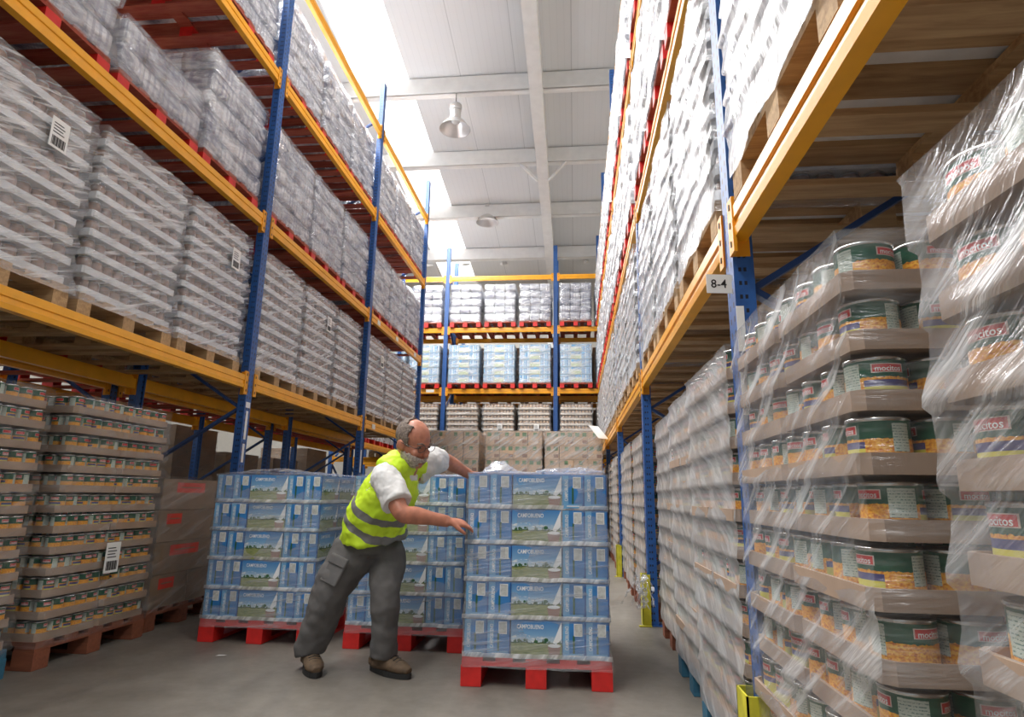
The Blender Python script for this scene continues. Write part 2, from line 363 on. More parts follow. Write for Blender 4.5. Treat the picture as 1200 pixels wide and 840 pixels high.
for y in (-4.7, -2.2, .3, 2.8, 5.3, 7.75, 10.15, 12.3, 14.4, 16.58):
    n += 1; m = MB(); z = roof_z(y)
    m.box(-14, 10, y-.08, y+.08, z-.34, z-.30, 'whitepaint'); m.box(-14, 10, y-.02, y+.02, z-.31, z-.03, 'whitepaint'); m.box(-14, 10, y-.08, y+.08, z-.05, z-.01, 'whitepaint')
    m.box(-14, 10, y-.1, y-.06, z-.34, z-.01, 'whitepaint')
    struct('trim_%d' % n, m.mesh('roof_purlin'))
m = MB(); m.bar((-.66, -9, roof_z(-9)-.27), (-.66, YW-.2, roof_z(YW-.2)-.27), .24, .5, 'whitepaint', (0, 0, 1)); struct('trim_11', m.mesh('roof_rafter'))
m = MB(); m.box(-.8, -.52, YW-.4, YW-.12, 0, roof_z(YW)-.3, 'whitepaint'); struct('trim_12', m.mesh('wall_column'))
for s in (-1, 1):   # knee braces where the second purlin meets the rafter
    m = MB(); y = 12.3; z = roof_z(y); m.bar((-.66+s*.12, y+.25, z-.62), (-.66+s*.55, y-.06, z-.30), .05, .05, 'whitepaint'); struct('trim_%d' % (14 if s > 0 else 13), m.mesh('knee_brace'))
zg = at(560, 312, Y=YW-.2).z
m = MB(); m.box(-14, 10, YW-.3, YW-.05, zg-.14, zg+.14, 'whitepaint'); struct('trim_15', m.mesh('wall_girt'))
for i, u in enumerate((518, 560, 602, 694)):
    p = at(u, 303, Y=YW-.5); m = MB(); m.bar((p.x, YW-.25, zg+.1), (p.x-.25, YW-1.6, roof_z(YW-1.6)-.25), .07, .07, 'whitepaint'); struct('trim_%d' % (16+i), m.mesh('sag_rod'))

# high bay lamps
def lamp(x, y, zc, ztop, label):
    t = thing('high_bay_lamp', label, 'lamp', (x, y, zc), group='high bay lamps under the roof')
    m = MB(); m.lathe([(.09, .10), (.12, .085), (.19, .03), (.25, -.04), (.285, -.10), (.295, -.105), (.28, -.09), (.245, -.03), (.185, .04), (.085, .09)], 'alu', 28, closed=False); link('reflector', m.mesh('reflector'), t)
    m = MB(); prof = [(.075, .10)]
    for k in range(6): prof += [(.1, .115+k*.03), (.1, .13+k*.03), (.085, .135+k*.03)]
    m.lathe(prof+[(.085, .30)], 'alu', 20); link('heat_sink', m.mesh('heat_sink'), t)
    m = MB(); m.lathe([(.11, .29), (.115, .30), (.115, .40), (.09, .42), (.04, .43)], 'alu', 20); link('driver_housing', m.mesh('driver_housing'), t)
    m = MB(); m.lathe([(.085, .06), (.08, .05), (.05, .03), (.01, .025)], 'lampglass', 20); link('lens', m.mesh('lens'), t)
    m = MB(); m.tube([(0, 0, .42), (0, 0, ztop-zc)], .009, 'black', 6); link('cord', m.mesh('cord'), t)
p = at(533, 157, Y=10.1); lamp(p.x, 10.1, p.z+.2, roof_z(10.1)-.33, 'grey dish-shaped high bay lamp on the long cord, nearer the camera')
p = at(571, 265, Y=14.4); lamp(p.x, 14.4, p.z+.2, roof_z(14.4)-.33, 'smaller-looking dish high bay lamp hanging farther back, above the back rack')

# ------------------------------------------------------------------ racks
BEAMH = .115
def post_mesh(h):
    m = MB(); m.box(-.03, .03, -.05, .05, 0, h, 'post')          # folded channel look: two lips on the inner side
    m.box(-.04, -.03, -.05, -.03, 0, h, 'post'); m.box(-.04, -.03, .03, .05, 0, h, 'post'); return m
def beam_prof(L):
    """stepped beam along +Y, aisle face towards +X, origin at bottom front corner"""
    pr = [(0, 0), (.004, .03), (-.004, .034), (-.004, .062), (.004, .066), (.004, BEAMH-.004), (0, BEAMH), (-.02, BEAMH), (-.02, BEAMH-.025), (-.05, BEAMH-.025), (-.05, 0)]
    m = MB(); n = len(pr); m.v = [(x, 0, z) for x, z in pr]+[(x, L, z) for x, z in pr]
    for i in range(n): j = (i+1) % n; m.face((i, j, n+j, n+i), 'beam')
    m.face(range(n-1, -1, -1), 'beam'); m.face(range(n, 2*n), 'beam'); return m
def conn_mesh():
    m = MB(); m.box(-.06, .008, -.004, .004, -.055, .15, 'beamdark'); m.box(-.004, .008, -.004, .055, -.055, .15, 'beamdark')
    for z in (-.03, .04, .11): m.box(.007, .011, .02, .03, z, z+.02, 'black')
    return m
def rack(name, label, x, side, posts, levels, depth, hpost, extra=None, top_only_front=None, nodes=(.45, 1.68, 2.9, 4.15, 5.4, 6.55), loc=(0, 0, 0), rz=0):
    """row of bays along Y. side=+1: aisle face looks to +X; posts = list of Y; origin on the aisle face"""
    t = thing(name, label, 'rack', (x, posts[0], 0) if loc == (0, 0, 0) else loc, rz)
    P = [y-posts[0] for y in posts]
    rzs = 0 if side > 0 else pi
    for y in P:
        for k, xo in enumerate((0, -depth*side)):
            hh = hpost if k == 0 else hpost
            o = link('upright_post', cached(('post', round(hh, 2)), lambda: post_mesh(hh)), t, (xo-.03*side if k == 0 else xo+.03*side, y, 0), rzs if k == 0 else rzs+pi)
            link('foot_plate', cached('foot', lambda: footm()), t, o.location)
        for i in range(len(nodes)-1):
            for key, (za, zb) in (('a', (nodes[i], (nodes[i]+nodes[i+1])/2)), ('b', ((nodes[i]+nodes[i+1])/2, nodes[i+1]))):
                if zb > hpost: continue
                fa = (-.07*side, za) if key == 'a' else (-(depth-.07)*side, za)
                fb = (-(depth-.07)*side, zb) if key == 'a' else (-.07*side, zb)
                me = cached(('brace', side, round(depth, 2), key, round(za, 2)), lambda: brace(fa, fb)); link('brace', me, t, (0, y, 0))
    for bi in range(len(P)-1):
        L = P[bi+1]-P[bi]-.10
        for z in levels:
            for k in (0, 1):
                if k == 1 and top_only_front and z >= top_only_front: continue
                xo = 0 if k == 0 else -depth*side
                if (side > 0) == (k == 0):
                    o = link('beam', cached(('beam', round(L, 2)), lambda: beam_prof(L)), t, (xo, P[bi]+.05, z)); ends = ((0, 0), (L, pi))
                else:
                    o = link('beam', cached(('beam', round(L, 2)), lambda: beam_prof(L)), t, (xo, P[bi]+.05+L, z), pi)
                cm = cached('conn', conn_mesh)
                mm = cached('conn2', lambda: mirror_conn())
                link('beam_connector', cm, o, (0, 0, 0)); link('beam_connector', mm, o, (0, L, 0))
    return t
def mirror_conn():
    m = conn_mesh(); m.v = [(x, -y, z) for x, y, z in m.v]; m.f = [tuple(reversed(f)) for f in m.f]; return m
def footm():
    m = MB(); m.box(-.07, .07, -.07, .07, 0, .008, 'post'); return m
def brace(a, b):
    m = MB(); m.bar((a[0], 0, a[1]), (b[0], 0, b[1]), .022, .045, 'brace', (0, 1, 0)); return m
Z1, Z2, Z3, Z4 = 1.845, 3.375, 4.905, 6.255      # undersides of beams on the four levels
LV = (Z1, Z2, Z3, Z4)
PL = [-.88, 2.12, 5.12, 8.12, 11.12]
PR = [-.85, 2.15, 5.15, 8.15, 11.15, 14.15]
rack('pallet_rack', 'tall blue and orange pallet rack lining the left side of the aisle', XL, 1, PL, LV, 1.1, 7.15, top_only_front=6)
rack('pallet_rack', 'blue and orange rack backing onto the left aisle rack, seen under its lowest beam', -4.17, 1, PL+[14.12], LV[:3], 1.1, 6.4)
rack('pallet_rack', 'near blue and orange pallet rack on the right bearing the 8-4 sign', XR, -1, PR, LV[:3]+(6.3,), 1.1, 7.2)
rack('pallet_rack', 'rack directly behind the right one, seen through it under wooden pallets', XR+1.3, -1, PR[:4], (Z1, Z2), 1.1, 5.6)
# back rack runs across the hall
YB = 14.45
bx = [at(519.5, 463, Y=YB).x + 2.712*k for k in (-1, 0, 1, 2)]
bz = [at(585, v, Y=YB).z for v in (461, 389, 328)]
rb = rack('pallet_rack', 'blue and orange rack across the far end of the aisle', YB, 1, [b-bx[0] for b in bx], [1.7]+bz, 1.1, 7.12, top_only_front=6, loc=(bx[0], YB, 0), rz=-pi/2)

# ------------------------------------------------------------------ pallets
def pallet_parts(w, d, kd, kb, loose):
    """returns (deck mesh builder, block meshes): 9 blocks on 3 runners"""
    m = MB(); bh = .022
    for i in range(5):
        c = -w/2+w*.072+(w-w*.144)*i/4; ww = w*.07 if i in (0, 2, 4) else w*.058
        m.box(c-ww, c+ww, -d/2, d/2, .122, .144, kd)
    for y in (-d/2+.06, 0, d/2-.06): m.box(-w/2, w/2, y-.06, y+.06, .100, .122, kd)
    for x in (-w/2+.05, 0, w/2-.05): m.box(x-.05, x+.05, -d/2, d/2, 0, .022, kd)
    bl = [(x, y) for x in (-w/2+.05, 0, w/2-.05) for y in (-d/2+.06, 0, d/2-.06)]
    if not loose:
        for x, y in bl: m.box(x-.052, x+.052, y-.062, y+.062, .004, .1, kb)
    return m, bl
def add_pallet(t, w, d, kd, kb, loose=False):
    me = cached(('pallet', w, d, kd, kb, loose), lambda: pallet_parts(w, d, kd, kb, loose)[0])
    p = link('pallet', me, t)
    if loose:
        bm = cached(('block', kb), lambda: blk(kb))
        for x, y in pallet_parts(w, d, kd, kb, True)[1]: link('pallet_block', bm, p, (x, y, 0))
    return p
def blk(k):
    m = MB(); m.box(-.053, .053, -.063, .063, .003, .1, k); return m

# stretch film shell that hangs off the layers
def film_mesh(w, d, z0, z1, lay, kk, bulge=.012, seed=0, top=True, nper=10, skirt=.0, rough=.0045, crease=False, puffy=False):
    m = MB(); rows = []; zz = []; kf, k = kk if isinstance(kk, tuple) else (kk, kk)
    nl = max(1, lay); hl = (z1-z0)/nl
    for i in range(nl):
        for q in (0, .12, .5, .9): zz.append((z0+(i+q)*hl, q))
    zz.append((z1, 1))
    if skirt: zz.insert(0, (z0-skirt, .05))
    per = []
    for s in range(4):
        for i in range(nper):
            t = i/nper*2-1
            per.append([(t, -1), (1, t), (-t, 1), (-1, -t)][s])
    n = len(per)
    for z, q in zz:
        off = bulge*(1 if q in (0, .12, .1, .05) or q == 1 and False else .35 if q > .4 and q < .95 else .8)
        if puffy: off = -.016 if q == 0 and z > z0 else bulge*(1.5 if q < .2 else 1.1 if q < .95 else .0)
        for i, (a, b) in enumerate(per):
            nz = noise.noise(Vector((a*3+seed*7.3, b*3, z*5+seed)))*rough*2+noise.noise(Vector((a*9, b*9+seed, z*14)))*rough
            ox = off+nz; cut = .0
            cx = a*(w/2+ox); cy = b*(d/2+ox)
            m.v.append((cx, cy, z+noise.noise(Vector((a*4, b*4, z*9+seed*3)))*.006))
    for j in range(len(zz)-1):
        for i in range(n): m.face((j*n+i, j*n+(i+1) % n, (j+1)*n+(i+1) % n, (j+1)*n+i), 'film_white' if (crease and zz[j][1] == 0 and lay <= 6) else kf if i < nper else k, None, True)
    if top:
        b = len(m.v); N = 8
        for j in range(N+1):
            for i in range(N+1):
                a, c = i/N*2-1, j/N*2-1; e = max(abs(a), abs(c))
                m.v.append((a*(w/2+bulge*.6), c*(d/2+bulge*.6), z1+.004+(1-e**4)*.012+abs(noise.noise(Vector((a*3+seed, c*3, seed*2.2))))*.03*(1-e**6)))
        for j in range(N):
            for i in range(N): q = b+j*(N+1)+i; m.face((q, q+1, q+N+2, q+N+1), k, None, True)
    return m

# ------------------------------------------------------------------ loads
CAN_R, CAN_H = .0585, .098
def can_mb(m, cx=0, cy=0, cz=0, rot=0, n=28, txt=True, h=CAN_H, r=CAN_R):
    b0 = len(m.v)
    m.lathe([(r-.003, 0), (r, .002), (r, .006), (r-.0015, .008), (r-.0015, h-.008), (r, h-.006), (r, h-.001), (r-.004, h), (r-.006, h-.005)], 'can', n, uvr=(.006, h-.006), ks=['tin', 'tin', 'tin', 'can', 'tin', 'tin', 'tin', 'tin'])
    if txt:
        for c in (.12, .53):
            ww = .135*2*pi*r; zc = .008+(.30+.70*.72)*(h-.016)
            def fn(x, y, c=c): a = 2*pi*c+x/r; return ((r-.0008)*cos(a), (r-.0008)*sin(a), zc+y)
            add_text(m, 'mocitos', ww, .0105, 'white', fn)
    if cx or cy or cz or rot:
        for i in range(b0, len(m.v)):
            x, y, z = m.v[i]; m.v[i] = (cx+x*cos(rot)-y*sin(rot), cy+x*sin(rot)+y*cos(rot), cz+z)
def one_can(h, r=CAN_R): m = MB(); can_mb(m, h=h, r=r, txt=r > .05 or True); return m
def tray_mb(w, d, k, h=.041, corner=.02):
    """card tray: outer walls with a slightly wavy rim, chamfered corners"""
    m = MB(); hw, hd, c = w/2, d/2, corner
    pts = [(-hw+c, -hd), (hw-c, -hd), (hw, -hd+c), (hw, hd-c), (hw-c, hd), (-hw+c, hd), (-hw, hd-c), (-hw, -hd+c)]
    n = len(pts); t = .004
    for z, sc in ((0, 1), (h, 1), (h, .985), (.006, .985)): m.v += [(x*sc, y*sc, z) for x, y in pts]
    for j in range(3):
        for i in range(n): m.face((j*n+i, j*n+(i+1) % n, (j+1)*n+(i+1) % n, (j+1)*n+i), k)
    m.face(range(n-1, -1, -1), k); m.face(range(3*n, 4*n), k); return m
def can_row_mb(w, d, seed, h, front=7, side=10):
    rnd = random.Random(seed); m = MB(); px = w/front
    for i in range(front):
        can_mb(m, -w/2+px*(i+.5), -d/2+.062, .006, rnd.choice((-2.3, -2.1, -.8, .9, 2.4, -1.2))-rnd.random()*.5, 16, False, h)
    py = d/side
    for j in range(1, side):
        for sx in (-1, 1): can_mb(m, sx*(w/2-.062), -d/2+py*(j+.5), .006, rnd.random()*6.3, 12, False, h)
    return m
def can_load(label, loc, rz, group, layers=11, lh=.123, w=.86, d=1.2, mode='parts', near=1, seed=0, kd='woodbrown', kb='woodbrown', film='film_can', tray='kraft', lean=0, sidecans=2, nx=7):
    if film in ('film_row', 'film_near'): film = (film, 'film_can')
    t = thing('wrapped_can_pallet', label, 'pallet load', loc, rz, group); rnd = random.Random(seed)
    add_pallet(t, w, d, kd, kb, mode == 'parts')
    z = .144; ch = lh-.018; px = (w-.02)/nx; rad = px*.485; rest = MB(); count = 0
    for L in range(layers):
        ox, oy = rnd.uniform(-.008, .008), rnd.uniform(-.008, .008)
        link('cardboard_tray', cached(('tray', w, d, tray, 'half'), lambda: tray_mb(w/2-.004, d, tray)), t, (ox-w/4, oy+rnd.uniform(-.006, .006), z)) if mode == 'parts' else None
        link('cardboard_tray', cached(('tray', w, d, tray, 'half'), lambda: tray_mb(w/2-.004, d, tray)), t, (ox+w/4, oy+rnd.uniform(-.006, .006), z)) if mode == 'parts' else link('cardboard_tray', cached(('trayw', w, d, tray), lambda: tray_mb(w, d, tray)), t, (ox, oy, z))
        if mode == 'parts':
            for i in range(nx):
                p = (ox-(w-.02)/2+px*(i+.5), oy-d/2+px*.58, z+.006); rot = rnd.choice((-2.32, -2.32, -2.1, -5.0, -.1, -3.4, 1.5))+rnd.uniform(-.25, .25)
                if count < 100: link('food_can', cached(('can', round(ch, 3), nx), lambda: one_can(ch, rad)), t, p, rot); count += 1
                else: can_mb(rest, *p, rot, 16, False, ch, rad)
            for j in range(1, 1+sidecans):
                p = (ox+near*((w-.02)/2-px/2), oy-d/2+px*.58+j*px, z+.006); rot = rnd.choice((-.75, -.75, -3.3, -.4, 1.0, -5.2))+(pi if near < 0 else 0)+rnd.uniform(-.25, .25)
                if count < 100: link('food_can', cached(('can', round(ch, 3), nx), lambda: one_can(ch, rad)), t, p, rot); count += 1
                else: can_mb(rest, *p, rot, 16, False, ch, rad)
        z += lh
    if mode == 'parts':   # the tins deeper in the stack
        for L in range(layers):
            for j in range(1, int(1.15/px)):
                for sg in (-1, 1):
                    if sg == near and j <= sidecans: continue
                    can_mb(rest, sg*((w-.02)/2-px/2), -d/2+px*.58+j*px, .144+L*lh+.006, rnd.random()*6, 10, False, ch, rad)
        o = link('food_cans', rest.mesh('food_cans_inner'), t); o['kind'] = 'stuff'
    else:
        def allrows():
            m = MB(); r2 = random.Random(seed % 3)
            for L in range(layers):
                for i in range(nx): can_mb(m, -(w-.02)/2+px*(i+.5), -d/2+.07, .15+L*lh, r2.choice((-2.3, -2.1, -.8, .9, 2.4)), 12, False, ch, rad)
                for j in range(1, 9): can_mb(m, near*((w-.02)/2-px/2), -d/2+.07+j*px, .15+L*lh, r2.random()*6, 12, False, ch, rad)
            return m
        o = link('food_cans', cached(('canblock', w, layers, round(lh, 3), seed % 3), allrows), t); o['kind'] = 'stuff'
    fm = cached(('film', film, w, d, layers, round(lh, 3), seed % 3), lambda: film_mesh(w, d, .144, z, layers, film, .012, seed % 3, True, 9, .03))
    link('stretch_film', fm, t)
    return t
def jar_layer_mb(w, d, lh, seed, tray, jar='jar'):
    m = tray_mb(w, d, tray, lh*.38, .012); rnd = random.Random(seed); n = 9; p = (w-.03)/n
    def put(x, y): 
        r = p*.47; m.lathe([(r, .006), (r, lh*.8), (r*.85, lh*.9), (r*.85, lh*.985)], jar, 8, (x, y, 0), ks=[jar, jar, 'jarcap'])
    for i in range(n): put(-(w-.03)/2+p*(i+.5), -d/2+.06)
    for j in range(1, 12):
        for s in (-1, 1): put(s*(w/2-.06), -d/2+.06+j*.095)
    return m
def jar_load(label, loc, rz, group, layers=9, lh=.1225, w=.86, d=1.2, seed=0, film='film_white', tray='greycard', kd='wood', kb='wood', label_patch=None, jar='jar'):
    if film in ('film_white', 'film_tray'): film = (film, 'film_side')
    t = thing('wrapped_tray_pallet', label, 'pallet load', loc, rz, group); rnd = random.Random(seed)
    add_pallet(t, w, d, kd, kb); z = .144
    for L in range(layers):
        v = L % 3; link('tray_layer', cached(('jar', w, round(lh, 3), v, tray, jar), lambda: jar_layer_mb(w-.02, d-.02, lh, v, tray, jar)), t, (rnd.uniform(-.01, .01), rnd.uniform(-.01, .01), z)); z += lh
    link('stretch_film', cached(('film', film, w, d, layers, round(lh, 3), seed % 3), lambda: film_mesh(w, d, .144, z, layers, film, .014, seed % 3, True, 9, .05, .009)), t)
    if label_patch: stuck_label(t, label_patch[0], -d/2-.03, label_patch[1])
    return t
def sheet_label():
    m = MB(); m.box(-.06, .06, -.002, 0, -.09, .09, 'white')
    for i in range(14):
        x = -.045+i*.0066; m.box(x, x+.003*(1+(i*7) % 3*.5), -.003, -.002, -.075, -.02, 'black')
    for i in range(4): m.box(-.045, .03-.01*(i % 2), -.003, -.002, .0+i*.018, .006+i*.018, 'black')
    return m
def stuck_label(t, x, y, z, sc=1): 
    o = link('paper_label', cached('sheetlabel', sheet_label), t, (x, y, z), label='white paper label with a barcode'); o.scale = (sc, 1, sc); return o
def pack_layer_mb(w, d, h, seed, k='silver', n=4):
    """layer of film-shrunk packs with puffed faces and pinched edges"""
    rnd = random.Random(seed); m = MB()
    def puff(x0, x1, y0, y1):
        N = 5; b = len(m.v)
        cx, cy, hx, hy = (x0+x1)/2, (y0+y1)/2, (x1-x0)/2, (y1-y0)/2; per = []
        for s in range(4):
            for i in range(N): q = i/N*2-1; per.append([(q, -1), (1, q), (-q, 1), (-1, -q)][s])
        rows = (0, .12, .5, .85, 1.0); nn = len(per)
        for r in rows:
            ins = {0: .03, .12: .004, .5: 0, .85: .002, 1.0: .016}[r]
            for a, c in per:
                e = .006*(1-max(a*a, c*c) if False else (1-(a*c)**2))*(1 if 0 < r < 1 else 0)
                jx = noise.noise(Vector((a*2+seed*3, c*2, r*2+x0*9)))*.008
                m.v.append((cx+a*(hx-ins+jx), cy+c*(hy-ins+jx), h*r))
        for j in range(len(rows)-1):
            for i in range(nn):
                i2 = (i+1) % nn; L0 = i/nn*2*(x1-x0+y1-y0); L1 = (i+1)/nn*2*(x1-x0+y1-y0)
                m.face((b+j*nn+i, b+j*nn+i2, b+(j+1)*nn+i2, b+(j+1)*nn+i), k, ((L0, rows[j]*h), (L1, rows[j]*h), (L1, rows[j+1]*h), (L0, rows[j+1]*h)), True)
        m.face([b+i for i in range(nn-1, -1, -1)], k); m.face([b+4*nn+i for i in range(nn)], k)
    px = w/n
    for i in range(n): puff(-w/2+px*i+.001, -w/2+px*(i+1)-.001, -d/2+rnd.uniform(0, .008), -d/2+.30)
    for j in range(3):
        for s in (-1, 1):
            x0, x1 = (-w/2+rnd.uniform(0, .008), -w/2+.28) if s < 0 else (w/2-.28, w/2-rnd.uniform(0, .008)); puff(x0, x1, -d/2+.30+j*.3, -d/2+.598+j*.3)
    m.box(-w/2+.27, w/2-.27, -d/2+.29, d/2-.02, .0, h*.9, k)
    return m
def pack_load(label, loc, rz, group, layers=5, lh=.19, w=.86, d=1.2, seed=0, film='film_pack', kd='woodred', kb='red', n=4, name='wrapped_pack_pallet'):
    t = thing(name, label, 'pallet load', loc, rz, group); rnd = random.Random(seed)
    add_pallet(t, w, d, kd, kb); z = .144
    for L in range(layers):
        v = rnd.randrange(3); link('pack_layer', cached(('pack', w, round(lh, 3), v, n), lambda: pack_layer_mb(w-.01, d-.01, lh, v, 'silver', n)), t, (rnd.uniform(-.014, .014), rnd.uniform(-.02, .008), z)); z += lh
    link('stretch_film', cached(('pfilm', film, w, d, layers, round(lh, 3), seed % 3), lambda: film_mesh(w, d, .144, z, layers, film, .010, seed % 3, True, 9, .03, .011, False, True)), t)
    return t

# milk packs --------------------------------------------------------
MW, MD, MH = .75, 1.2, .180
def milk_pack_mb(kind, w, d, h):
    """shrink pack of milk cartons; kind 'side' shows two cartons with upright lettering, 'picture' the printed meadow"""
    m = MB(); e = .0015
    m.box(-w/2+e, w/2-e, -d/2+e, d/2-e, .001, h-.003, 'blueside')
    def face(ax, sgn, ww, kind):
        off = (d/2 if ax == 'y' else w/2)+.0012
        def P(x, z, o=0):
            return (x, -(off+o), z) if ax == 'y' else ((off+o), x, z) if sgn > 0 else (-(off+o), -x, z)
        def quad(x0, x1, z0, z1, k, o=0, uv=None): m.poly([P(x0, z0, o), P(x1, z0, o), P(x1, z1, o), P(x0, z1, o)], k, uv)
        if kind == 'picture':
            quad(-ww/2+.003, ww/2-.003, .004, h-.006, 'meadow', 0, ((0, 0), (1, 0), (1, 1), (0, 1)))
            x1 = ww/2-.004
            m.poly([P(x1, h-.008, .0006), P(x1-.003, h-.012, .0006), P(x1-.045, .078, .0006), P(x1-.028, .072, .0006), P(x1-.012, .085, .0006), P(x1, .10, .0006)], 'milkwhite')
            bw, bc = .034, x1-.038
            m.poly([P(bc-bw*.75, .012, .0009), P(bc+bw*.75, .012, .0009), P(bc+bw, .062, .0009), P(bc-bw, .062, .0009)], 'bowl')
            m.poly([P(bc+bw*cos(a)*.98, .064+.009*sin(a), .0012) for a in [2*pi*i/14 for i in range(14)]], 'milkwhite')
            for i, (tx, tz, r) in enumerate(((-.09, .085, .008), (-.06, .088, .006), (.0, .082, .007), (.05, .09, .010), (.045, .082, .006), (-.11, .08, .007))):
                m.poly([P(tx+r*cos(a)*1.2, tz+r*sin(a), .0003) for a in [2*pi*i/9 for i in range(9)]], 'darkgreen')
            add_text(m, 'CAMPOBUENO', ww*.52, .022, 'milkwhite', lambda x, y: P(x-ww*.12, y+h*.82, .0012))
            quad(-ww*.36, -ww*.24, h*.68, h*.70, 'lightblue', .0012)
        else:
            nb = max(1, round(ww/.12)); bw = ww/nb
            for i in range(nb):
                c = -ww/2+bw*(i+.5)
                quad(c-bw/2+.003, c+bw/2-.003, .03, h-.006, 'blueside'); quad(c-bw/2+.003, c-bw/2+.036, .005, h-.006, 'lightblue', .0003)
                quad(c-.006, c+.004, .03, h*.62, 'darkgreen', .0006); quad(c+bw/2-.006, c+bw/2-.001, .005, h-.006, 'bluedeep', .0006)
                quad(c+.0, c+.043, h*.60, h*.93, 'milkwhite', .0006); quad(c+.003, c+.040, h*.62, h*.91, 'panel', .0009)
                add_text(m, 'CAMPOBUENO', h*.62, .018, 'milkwhite', lambda x, y: P(c-bw*.30-y, x+h*.55, .0012))
                quad(c-bw/2+.01, c+bw/2-.012, .008, .03, 'lightblue', .0006)
                quad(c-bw*.28, c+bw*.28, .016, .021, 'milkwhite', .0012)
    face('y', -1, w, kind)
    face('x', 1, d, 'picture'); face('x', -1, d, 'picture')
    return m
def far_pack(kind, w, d, h):
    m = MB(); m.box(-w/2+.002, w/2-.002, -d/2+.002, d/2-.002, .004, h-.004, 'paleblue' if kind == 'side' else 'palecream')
    y = -d/2+.001
    if kind == 'side':
        for c in (-w/4, w/4):
            for dx, k in ((-.045, 'lightblue'), (.0, 'blueside'), (.03, 'milkwhite')): m.box(c+dx-.008, c+dx+.008, y-.001, y+.002, .02, h-.02, k)
    else: m.box(-w*.42, w*.42, y-.001, y+.002, .01, h*.42, 'palegreen'); m.box(-w*.42, w*.42, y-.001, y+.002, h*.66, h*.95, 'lightblue')
    return m
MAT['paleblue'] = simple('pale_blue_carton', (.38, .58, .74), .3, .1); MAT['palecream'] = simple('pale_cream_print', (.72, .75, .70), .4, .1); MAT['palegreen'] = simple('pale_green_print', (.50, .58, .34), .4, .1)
def milk_load(label, loc, rz, group, seed=0, layers=5, lh=MH+.006, w=MW, hero=True, film='film', kd='woodred', kb='red', gap=0):
    t = thing('wrapped_milk_pallet', label, 'pallet load', loc, rz, group); rnd = random.Random(seed)
    add_pallet(t, w+.02, MD, 'red' if hero else kd, kb, hero); z = .144
    ws, wp = (w-.268)/2, .268
    for L in range(layers):
        for r in range(4 if hero else 2):
            y = -MD/2+.15+r*.3
            for k, (x, ww, kind) in enumerate(((-w/2+ws/2, ws, 'side'), (0, wp, 'picture'), (w/2-ws/2, ws, 'side'))):
                if r and k == 1 and not (L == layers-1): continue
                if not hero: link('milk_pack', cached(('farmilk', kind, round(ww, 3)), lambda: far_pack(kind, ww, .298, lh)), t, (x+rnd.uniform(-.004, .004), y, z)); continue
                link('milk_pack', cached(('milk', kind, round(ww, 3)), lambda: milk_pack_mb(kind, ww, .298, lh)), t, (x+rnd.uniform(-.002, .002), y+rnd.uniform(-.004, .002), z), label=('pack printed with a green meadow picture' if kind == 'picture' and r == 0 else None))
        z += lh
    fm = film_mesh(w, MD, .144, z, layers, film, .010, seed, True, 12, .05, .005, True) if hero else None
    link('stretch_film', fm.mesh('milk_film') if hero else cached(('mfilm', film, seed % 3), lambda: film_mesh(w, MD, .144, z, layers, film, .010, seed % 3, True, 8, .02, .008)), t)
    return t, z

# carton loads ------------------------------------------------------
def carton_mb(w, d, h, k, deco):
    m = MB(); e = .003
    m.box(-w/2+e, w/2-e, -d/2+e, d/2-e, 0, h-e, k); y = -d/2+e-.0006
    def q(x0, x1, z0, z1, kk): m.poly([(x0, y, z0), (x1, y, z0), (x1, y, z1), (x0, y, z1)], kk)
    q(-w/2+e, w/2-e, h*.5-.002, h*.5+.002, 'kraftdark') if deco == 'plain' else None
    if deco == 'green': q(-.03, .03, h*.62, h*.9, 'greenprint'); q(-.022, .022, h*.68, h*.72, 'white')
    if deco == 'both': q(-w*.38, -w*.38+.07, h*.62, h*.9, 'greenprint'); q(w*.12, w*.12+.07, h*.62, h*.9, 'greenprint'); q(.03, .11, h*.12, h*.36, 'brownprint')
    if deco == 'brown': q(.0, .07, h*.12, h*.36, 'brownprint')
    if deco == 'red': q(-w*.30, w*.12, h*.55, h*.88, 'redprint'); m.poly([(-w*.24, y-.0008, h*.70), (w*.06, y-.0008, h*.70), (w*.06, y-.0008, h*.74), (-w*.24, y-.0008, h*.74)], 'brownprint')
    m.box(-.02, .02, -d/2+.02, d/2-.02, h-e, h-e+.001, 'tape'); return m
def carton_load(label, loc, rz, group, w=1.0, d=1.0, rows=4, lh=.25, per=3, decos=('plain',), seed=0, k='kraft', film='film_can', kd='woodbrown', kb='woodbrown', jit=.004, wrapped=True, drop=0):
    t = thing('carton_pallet', label, 'pallet load', loc, rz, group); rnd = random.Random(seed); add_pallet(t, w, d, kd, kb); z = .144
    for L in range(rows):
        n = per if L % 2 == 0 else max(1, per-1) if per < 4 else per
        bw = w/n; nd = 2
        for i in range(n):
            for j in range(nd):
                if L == rows-1 and drop and i < drop: continue
                dc = rnd.choice(decos); link('carton', cached(('carton', round(bw, 3), round(d/nd, 3), round(lh, 3), k, dc), lambda: carton_mb(bw, d/nd, lh, k, dc)), t, (-w/2+bw*(i+.5)+rnd.uniform(-jit, jit), -d/2+d/nd*(j+.5)+rnd.uniform(-jit, jit), z), rnd.uniform(-jit, jit)*2)
        z += lh
    if wrapped: link('stretch_film', cached(('cfilm', w, d, rows, round(lh, 3), film, seed % 3), lambda: film_mesh(w, d, .144, z, rows, film, .012, seed % 3, True, 10, .02, .008)), t)
    return t

# ------------------------------------------------------------------ placing the loads
NTH = ('nearest', 'middle', 'farthest')
def along(y0, k, w=.86): return y0+.10+.04+w/2+k*.935
BT = BEAMH+.0015
bayL = {0: 'nearest bay', 1: 'second bay', 2: 'third bay'}
